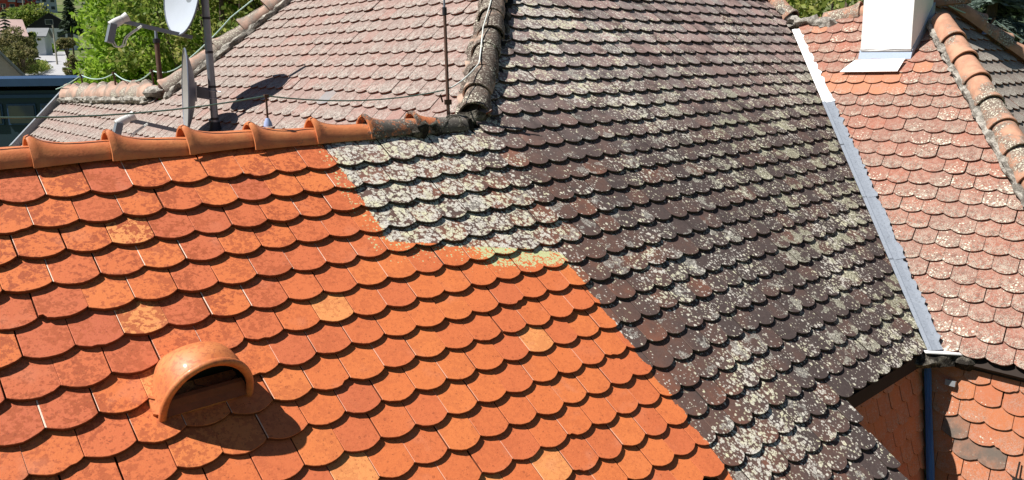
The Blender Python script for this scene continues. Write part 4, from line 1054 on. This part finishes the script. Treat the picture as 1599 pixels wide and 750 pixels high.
# conifers
def conifer(C, H, R0, mat, label, seed, tiers=16, per=500, size=.1, group='trees beyond the roofs', base_z=None, start=.08):
    C = np.array(C, float); gz = zground(math.hypot(C[0], C[1])) if base_z is None else base_z
    base = np.array([C[0], C[1], gz - .1]); top = base + np.array([0, 0, H])
    root = empty('conifer', base, label, 'tree', group); g = np.random.default_rng(seed)
    mb = MB(); mb.tube([base, base + (top - base) * .5, top], [R0 * .09, R0 * .05, .01], 8); mb.build('trunk', M['bark'], root, True)
    V = []; cols = []
    for k in range(tiers):
        f = (k + .3) / tiers; z = gz + H * (start + (1 - start) * f); Rk = R0 * (1 - f) ** .8 + .08
        nb = max(5, int(11 * (1 - f) + 4))
        for b in range(nb):
            az = g.random() * 2 * math.pi; L = Rk * (.7 + .45 * g.random()); dirv = np.array([math.cos(az), math.sin(az), -.18]); side = np.array([-math.sin(az), math.cos(az), 0])
            tone = g.random()
            m = int(per / nb)
            s_ = g.random(m) ** .7
            P0 = np.array([C[0], C[1], z]) + dirv * (s_ * L)[:, None] + side * (g.normal(size=m) * .13 * L * (1.15 - s_))[:, None] + np.array([0, 0, 1]) * (g.normal(size=m) * .03 * L - .16 * s_ ** 2 * L)[:, None]
            u = dirv * .8 + side * g.normal(size=(m, 1)) * .7 + np.array([0, 0, -.2]); u /= np.linalg.norm(u, axis=1)[:, None]
            w_ = np.cross(u, g.normal(size=(m, 3))); w_ /= np.linalg.norm(w_, axis=1)[:, None]
            q = size * (.6 + .8 * g.random(m))[:, None]
            V.append(np.stack([P0 - u * q, P0 + w_ * q * .28, P0 + u * q, P0 - w_ * q * .28], 1).reshape(-1, 3)); cols.append(np.clip(tone * .5 + g.random(m) * .3 + .3 * s_ - .05, 0, 1))
    V = np.concatenate(V); col = np.concatenate(cols); n = len(col)
    me = bpy.data.meshes.new('crown'); me.vertices.add(4 * n); me.vertices.foreach_set('co', V.ravel())
    me.loops.add(4 * n); me.loops.foreach_set('vertex_index', np.arange(4 * n)); me.polygons.add(n)
    me.polygons.foreach_set('loop_start', np.arange(n) * 4); me.polygons.foreach_set('loop_total', np.full(n, 4)); me.update()
    ca = me.color_attributes.new('rnd', 'FLOAT_COLOR', 'POINT'); q = np.repeat(col, 4); ca.data.foreach_set('color', np.stack([q, q, q, np.ones_like(q)], 1).ravel())
    me.materials.append(mat); me.validate(); link(bpy.data.objects.new('crown', me), root)
    return root
conifer(W(1545, 60, 17), 13.5, 3.2, M['leaf_blue'], 'blue-green conifer with silvery sprays at the upper right', 31, tiers=26, per=2600, size=.11)
conifer(W(1640, 60, 19), 14.0, 3.2, M['leaf_dark'], 'dark conifer at the right edge behind the hip end', 32, tiers=22, per=1800, size=.13)
conifer(W(1440, 30, 22), 16.5, 3.4, M['leaf_blue'], 'blue-green conifer directly behind the white chimney', 34, tiers=24, per=2000, size=.13)
tree(W(1300, 10, 20), (3.6, 3, 3.2), 300, 60, .09, M['leaf_mid'], 'green tree behind the short ridge left of the chimney', 33, clump=.5)
tree(W(1600, 75, 27), (5, 3, 5), 300, 60, .13, M['leaf_dark'], 'dark leafy tree filling the background at the right edge', 35, clump=.8)

# ================================================================== FAR LEFT: neighbour and village
M['bluewall'] = plain('blue_wall', (.018, .040, .055), .6, var=.15, scale=.6)
M['bluetop'] = plain('blue_parapet', (.028, .065, .14), .5, .1)
t = NT('reflecting_glass'); M['glass'] = t.fin(t.mix(t.step(t.noise(.7, 3, .5, t.pos()), .45, .6), (.015, .025, .035), (.04, .05, .04)), .4, .3)
nb = W(110, 122, 24); nl = W(-260, 126, 24)
hdn = horiz((nb - nl) * np.array([1, 1, 0])); kn = np.cross([0, 0, 1], hdn)
if kn @ ray(50, 150) < 0: kn = -kn
nr = empty('flat_roofed_building', [nb[0], nb[1], -8.6], 'dark blue flat-roofed building at the left edge behind the far wing', 'building')
zt = nb[2]
Lb = 9.0; c = nb - hdn * Lb / 2 + kn * 3
mb = MB(); mb.box((c[0], c[1], (zt - .35 - 8.6) / 2), Lb, 6.0, zt - .35 + 8.6, hd=hdn); mb.build('wall', M['bluewall'], nr)
mb = MB(); mb.box((c[0], c[1], zt - .11), Lb + .3, 6.3, .22, hd=hdn); mb.build('parapet', M['bluetop'], nr)
mb = MB(); mb.box((c[0], c[1], zt - .52), Lb + .10, 6.10, .10, hd=hdn); mb.build('string_course', M['bluetop'], nr)
for i in range(9):
    p = nb - hdn * (.55 + i * 1.0) - kn * .012
    mb = MB(); mb.box((p[0], p[1], zt - 1.05), .86, .05, .62, hd=hdn); w = mb.build('window', M['bluetop'], nr)
    mb = MB(); mb.box((p[0] - kn[0] * .02, p[1] - kn[1] * .02, zt - 1.05), .76, .05, .52, hd=hdn); g_ = mb.build('pane', M['glass'], w); g_.matrix_parent_inverse = Matrix.Identity(4)

# road up the slope
def gp(px, depth_r, side=0.0):              # ground point in the direction of a photo column at horizontal distance
    r = ray(px, 100); r = horiz(np.array([r[0], r[1], 0])); s_ = np.array([r[1], -r[0], 0])
    p = r * depth_r + s_ * side; return np.array([p[0], p[1], zground(math.hypot(p[0], p[1]))])
M['asphalt'] = plain('pale_asphalt', (.36, .36, .37), .9, var=.12, scale=.4)
M['kerb'] = plain('kerb_stone', (.38, .37, .35), .9)
M['gravel'] = plain('pale_gravel', (.36, .34, .31), .95, scale=.5)
mb = MB(); rr_ = [60, 80, 95, 112, 130, 160, 190, 215]
cpx = [66, 68, 69, 71, 73, 77, 82, 90]
V = []
for r_, px in zip(rr_, cpx):
    for sd_ in (-2.4, 2.4): p = gp(px, r_, sd_); V.append(p + (0, 0, .06))
mb.add(V, [(2 * i, 2 * i + 1, 2 * i + 3, 2 * i + 2) for i in range(len(rr_) - 1)]); tag(mb.build('road', M['asphalt'], None), None, None, None, 'structure')
mb = MB()
for sd_ in (-2.55, 2.55):
    for i in range(len(rr_) - 1):
        a, b = gp(cpx[i], rr_[i], sd_) + (0, 0, .08), gp(cpx[i + 1], rr_[i + 1], sd_) + (0, 0, .08); t_ = horiz(b - a)
        mb.obox((a + b) / 2, t_ * np.linalg.norm(b - a) / 2, np.cross(t_, [0, 0, 1]) * .12, np.array([0, 0, .09]))
tag(mb.build('kerb', M['kerb'], None), None, None, None, 'structure')

def vdirs(px):
    r = ray(px, 100); f = horiz(np.array([r[0], r[1], 0])); return f, np.array([f[1], -f[0], 0])
def gable_house(px, dist, w_, l_, h_, rh, wallm, roofm, label, az=0.0, gablem=None, wins=(), name='village_house', over=.5, chim=None, z0=None, cat='house'):
    """gable end faces the viewer, turned by az; wins: list of (x, z, w, h)"""
    p = gp(px, dist); 
    if z0 is not None: p[2] = z0
    f, s = vdirs(px); ca, sa = math.cos(az), math.sin(az); F = f * ca + s * sa; Sx = s * ca - f * sa
    root = empty(name, p, label, cat, 'village houses')
    up = np.array([0, 0, 1.0]); q = lambda x, y, z: p + Sx * x + F * y + up * z
    mb = MB(); mb.obox(q(0, l_ / 2, h_ / 2 - .5), Sx * w_ / 2, F * l_ / 2, up * (h_ / 2 + .5)); mb.build('wall', M[wallm], root)
    mb = MB(); mb.prism([q(-w_ / 2, .02, h_), q(w_ / 2, .02, h_), q(0, .02, h_ + rh)], F * (l_ - .04)); mb.build('gable', M[gablem or wallm], root)
    k = rh / (w_ / 2)
    mb = MB()
    for sg in (-1, 1):
        e = q(sg * (w_ / 2 + over), -over, h_ - over * k); r_ = q(0, -over, h_ + rh)
        mb.prism([e, r_, r_ + up * .22, e + up * .22], F * (l_ + 2 * over))
    mb.build('roof', M[roofm], root)
    for (x, z, ww, hh_) in wins:
        mb = MB(); mb.obox(q(x, -.03, z), Sx * (ww / 2 + .08), F * .05, up * (hh_ / 2 + .08)); wf = mb.build('window', M['lnbwhite'], root)
        mb = MB(); mb.obox(q(x, -.07, z), Sx * ww / 2, F * .03, up * hh_ / 2); g_ = mb.build('pane', M['glass'], wf); g_.matrix_parent_inverse = Matrix.Identity(4)
    if chim:
        mb = MB(); mb.obox(q(chim[0], chim[1], h_ + rh * .8), Sx * .35, F * .35, up * (rh * .55)); mb.build('chimney', M['render'], root)
    return root
M['w_white'] = plain('white_plaster', (.66, .67, .68), .85, scale=.5); M['w_beige'] = plain('beige_plaster', (.36, .31, .27), .9, scale=.5)
M['w_dark'] = plain('dark_boards', (.022, .022, .028), .8, scale=1); M['w_red'] = plain('red_plaster', (.42, .07, .05), .8, scale=.3)
M['r_pink'] = plain('pink_roof', (.46, .33, .30), .9, scale=1.5); M['r_dark'] = plain('dark_roof', (.06, .065, .075), .85, scale=1); M['r_grey'] = plain('grey_roof', (.20, .21, .22), .85, scale=1)
M['balc'] = plain('balcony_grey', (.34, .38, .46), .6, scale=.5)
# near gable at the left edge, just above the flat roof
_r = ray(0, 84); pz = float(_r[2] / math.hypot(_r[0], _r[1]) * 74)
gable_house(0, 74, 4.3, 9, pz - 2.3 + 6, 2.3, 'w_beige', 'r_grey', 'beige gabled house with a grey verge just above the blue flat roof', -.55, z0=-6.0, over=.25)
# pink roofed house: roof slope faces the viewer
def slope_house(px, dist, w_, l_, zb, h_, rh, wallm, roofm, label, az=0.0, name='village_house', chim=None, wins=()):
    p = gp(px, dist); p[2] = zb; f, s = vdirs(px); ca, sa = math.cos(az), math.sin(az); F = f * ca + s * sa; Sx = s * ca - f * sa; up = np.array([0, 0, 1.0]); q = lambda x, y, z: p + Sx * x + F * y + up * z
    root = empty(name, p, label, 'house', 'village houses')
    mb = MB(); mb.obox(q(0, l_ / 2, h_ / 2 - 1), Sx * w_ / 2, F * l_ / 2, up * (h_ / 2 + 1)); mb.prism([q(-w_ / 2 + .02, 0, h_), q(-w_ / 2 + .02, l_, h_), q(-w_ / 2 + .02, l_ / 2, h_ + rh)], Sx * (w_ - .04)); mb.build('wall', M[wallm], root)
    mb = MB()
    for a, b in ((-.5, l_ / 2), (l_ + .5, l_ / 2)):
        e = q(-w_ / 2 - .5, a, h_ - .3); r_ = q(-w_ / 2 - .5, b, h_ + rh)
        mb.prism([e, r_, r_ + up * .2, e + up * .2], Sx * (w_ + 1))
    mb.build('roof', M[roofm], root)
    if chim is not None:
        mb = MB(); mb.obox(q(chim, l_ * .35, h_ + rh * .9), Sx * .4, F * .4, up * rh * .35); mb.build('chimney', M['render'], root)
    for (x, z, ww, hh_) in wins:
        mb = MB(); mb.obox(q(x, -.03, z), Sx * (ww / 2 + .08), F * .05, up * (hh_ / 2 + .08)); wf = mb.build('window', M['lnbwhite'], root)
        mb = MB(); mb.obox(q(x, -.07, z), Sx * ww / 2, F * .03, up * hh_ / 2); g_ = mb.build('pane', M['glass'], wf); g_.matrix_parent_inverse = Matrix.Identity(4)
def zz(py, d):
    r = ray(50, py); return float(r[2] / math.hypot(r[0], r[1]) * d)
slope_house(2, 150, 7.2, 7, 0.4, zz(56, 150) - .4, zz(31, 150) - zz(56, 150), 'w_beige', 'r_pink', 'house with a broad pinkish roof at the left edge', -.12, chim=-3.3)
slope_house(61, 190, 3.0, 5, zz(82, 190), zz(56, 190) - zz(82, 190), 1.4, 'w_white', 'r_grey', 'small white outbuilding left of the dark chalet', .25, wins=((-.6, 1.9, .7, 1.0),))
gable_house(86, 222, 9.6, 9, zz(44, 222) - zz(82, 222), zz(21, 222) - zz(44, 222), 'w_white', 'w_dark', 'white chalet with a black boarded gable above the road', .1, gablem='w_dark',
            wins=((-2.6, 4.2, 1.0, 1.6), (-.6, 4.2, .9, 1.6), (2.0, 4.0, 1.6, 1.2), (3.9, 4.0, 1.2, 1.2), (-.2, 6.9, 1.5, 1.0)), z0=zz(82, 222))
fz, sz = vdirs(92)
# red blocks on the hill
def block(px, dist, w_, zb, h_, mat, label, cols_, rows_, az=0.0, balcony=True):
    p = gp(px, dist); p[2] = zb; f, s = vdirs(px); ca, sa = math.cos(az), math.sin(az); F = f * ca + s * sa; Sx = s * ca - f * sa; up = np.array([0, 0, 1.0]); q = lambda x, y, z: p + Sx * x + F * y + up * z
    root = empty('apartment_block', p, label, 'building', 'red blocks on the hill')
    mb = MB(); mb.obox(q(0, 6, h_ / 2 - 2), Sx * w_ / 2, F * 6, up * (h_ / 2 + 2)); mb.build('wall', M[mat], root)
    for i in range(cols_):
        for j in range(rows_):
            x = -w_ / 2 + (i + .5) * w_ / cols_; z = 1.9 + j * 3
            mb = MB(); mb.obox(q(x, -.05, z), Sx * (w_ / cols_ * .28), F * .06, up * .75); wf = mb.build('window', M['lnbwhite'], root)
            mb = MB(); mb.obox(q(x, -.1, z), Sx * (w_ / cols_ * .24), F * .04, up * .65); g_ = mb.build('pane', M['glass'], wf); g_.matrix_parent_inverse = Matrix.Identity(4)
            if balcony and i % 2 == 1:
                mb = MB(); mb.obox(q(x, -.8, z - 1.1), Sx * (w_ / cols_ * .42), F * .7, up * .5); mb.build('balcony', M['balc'], root)
zb = zz(17, 400)
block(10, 400, 12.5, zb, 16, 'w_red', 'red apartment block at the top left corner', 4, 5)
block(52, 405, 13.5, zb, 16, 'w_red', 'red apartment block with a pale balcony strip, second from the left', 4, 5)
block(87, 402, 6.0, zb - .5, 16, 'balc', 'narrow blue-grey block beside the dark conifer', 2, 5, balcony=False)
# poles
def pole(px, dist, ptop, pbot, r, label, arm=False):
    b = W(px, pbot, dist); tp = np.array([b[0], b[1], W(px, ptop, dist)[2]]); gz = zground(math.hypot(b[0], b[1])); b = np.array([b[0], b[1], min(gz, b[2])])
    root = empty('utility_pole', b, label, 'pole', 'poles by the village road'); mb = MB(); mb.tube([b, tp], [r, r * .75], 8); mb.build('shaft', M['render'], root, True)
    f, s = vdirs(px); mb = MB(); mb.obox(tp - (0, 0, .3), s * (.8 if arm else .2), f * .05, np.array([0, 0, .06])); mb.build('crossarm', M['w_dark'], root)
pole(88, 120, 40, 88, .14, 'grey wooden pole beside the road, in front of the chalet', True)
pole(38, 300, -10, 22, .25, 'pale pole in front of the red blocks')
pole(6, 300, 8, 22, .2, 'thin pole at the left edge below the red block')
# conifers and shrubs of the village
conifer(gp(117, 195), zz(-14, 195) - zz(84, 195), 2.3, M['leaf_dark'], 'large dark conifer standing over the road', 41, tiers=20, per=900, size=.4, start=.38)
conifer(gp(16, 125), zz(14, 125) - zground(125), 1.5, M['leaf_dark'], 'slim dark conifer in front of the pinkish roof', 42, tiers=18, per=420, size=.22)
def shrub(px, py, d, R_, mat, label, seed, size=.2, n=60):
    c = W(px, py, d); gz = zground(math.hypot(c[0], c[1])); root = empty('shrub', [c[0], c[1], gz], label, 'shrub', 'village shrubs')
    o, cc = leaves(c, R_, n, 50, size, M[mat], root, seed, clump=R_[0] * .3, name='foliage')
    mb = MB()
    for i in range(0, len(cc), 6): mb.tube([np.array([c[0], c[1], gz - .05]), (c + cc[i]) / 2, cc[i]], [.09, .05, .02], 6)
    mb.build('stem', M['bark'], root, True)
shrub(20, 68, 92, (2.0, 1.6, 1.6), 'leaf_olive', 'bare-looking brown shrub under the pinkish roof', 51, .13, 80)
shrub(33, 88, 88, (1.5, 1.5, 1.4), 'leaf_olive', 'tangled olive shrub beside the road', 52, .13, 60)
shrub(43, 68, 130, (1.6, 1.6, 1.9), 'leaf_mid', 'green shrub against the white outbuilding', 53, .2)
shrub(55, 33, 215, (5.0, 3, 4.2), 'leaf_mid', 'round yellow-green tree top behind the chalet', 54, .35, 90)
shrub(103, 68, 150, (1.5, 1.2, 1.0), 'leaf_olive', 'brownish shrub right of the pole', 55, .2)
shrub(28, 23, 290, (5, 3, 2.0), 'leaf_mid', 'green shrubs below the red blocks', 56, .4)
shrub(113, 106, 85, (.7, .9, 1.3), 'leaf_olive', 'grey-green bush at the right edge of the road', 57, .12)
shrub(78, 77, 175, (1.6, 1.3, .9), 'leaf_bright', 'low bright shrub in the chalet garden', 58, .25)
# hedge, garden wall
hp0, hp1 = gp(40, 108), gp(63, 128)
root = tag(link(bpy.data.objects.new('hedge', None)), 'clipped green hedge on the left of the road', 'hedge'); root.location = Vector((hp0 + hp1) / 2)
mid = (hp0 + hp1) / 2; hdv_ = horiz(hp1 - hp0); L = np.linalg.norm(hp1 - hp0)
o, cc = leaves(mid + (0, 0, .7), (L / 2, 1.2, .8), 160, 50, .12, M['leaf_mid'], root, 61, clump=.5, name='foliage')
R4 = Matrix.Rotation(math.atan2(hdv_[1], hdv_[0]), 4, 'Z'); Tm = Matrix.Translation(Vector(mid)); o.matrix_parent_inverse = Matrix.Identity(4); o.data.transform(R4 @ Matrix.Translation(-Vector(mid)))
a, b = gp(68, 135, -2.9), gp(78, 185, -2.9); mb = MB(); t_ = horiz(b - a)
mb.obox((a + b) / 2 + (0, 0, .5), t_ * np.linalg.norm(b - a) / 2, np.cross(t_, [0, 0, 1]) * .12, np.array([0, 0, .8])); tag(mb.build('garden_wall', M['balc'], None), 'low pale grey garden wall along the village road', 'wall')
# parked car by the chalet
def car(p, f, label, mat):
    s = np.array([f[1], -f[0], 0]); up = np.array([0, 0, 1.0]); root = empty('parked_car', p, label, 'car'); q = lambda x, y, z: p + f * x + s * y + up * z
    prof = [(-2.1, .35), (-2.1, .85), (-1.3, 1.0), (-.7, 1.45), (.8, 1.48), (1.7, 1.05), (2.1, .95), (2.1, .35)]
    mb = MB(); mb.prism([q(x, -.85, z) for x, z in prof], s * 1.7); mb.build('body', mat, root)
    mb = MB(); mb.prism([q(x, -.87, z) for x, z in [(-1.05, 1.02), (-.62, 1.38), (.72, 1.40), (1.4, 1.08)]], s * 1.74); mb.build('side_glass', M['glass'], root)
    for x in (-1.35, 1.3):
        for y in (-.8, .8): mb = MB(); mb.tube([q(x, y - .1, .33), q(x, y + .1, .33)], .33, 14); mb.build('wheel', M['darkband'], root, True)
fc, sc = vdirs(72)
M['car'] = plain('car_paint', (.05, .012, .015), .3)
car(gp(74, 200, -3.5) + np.array([0, 0, .05]), sc, 'dark red car parked in front of the chalet', M['car'])
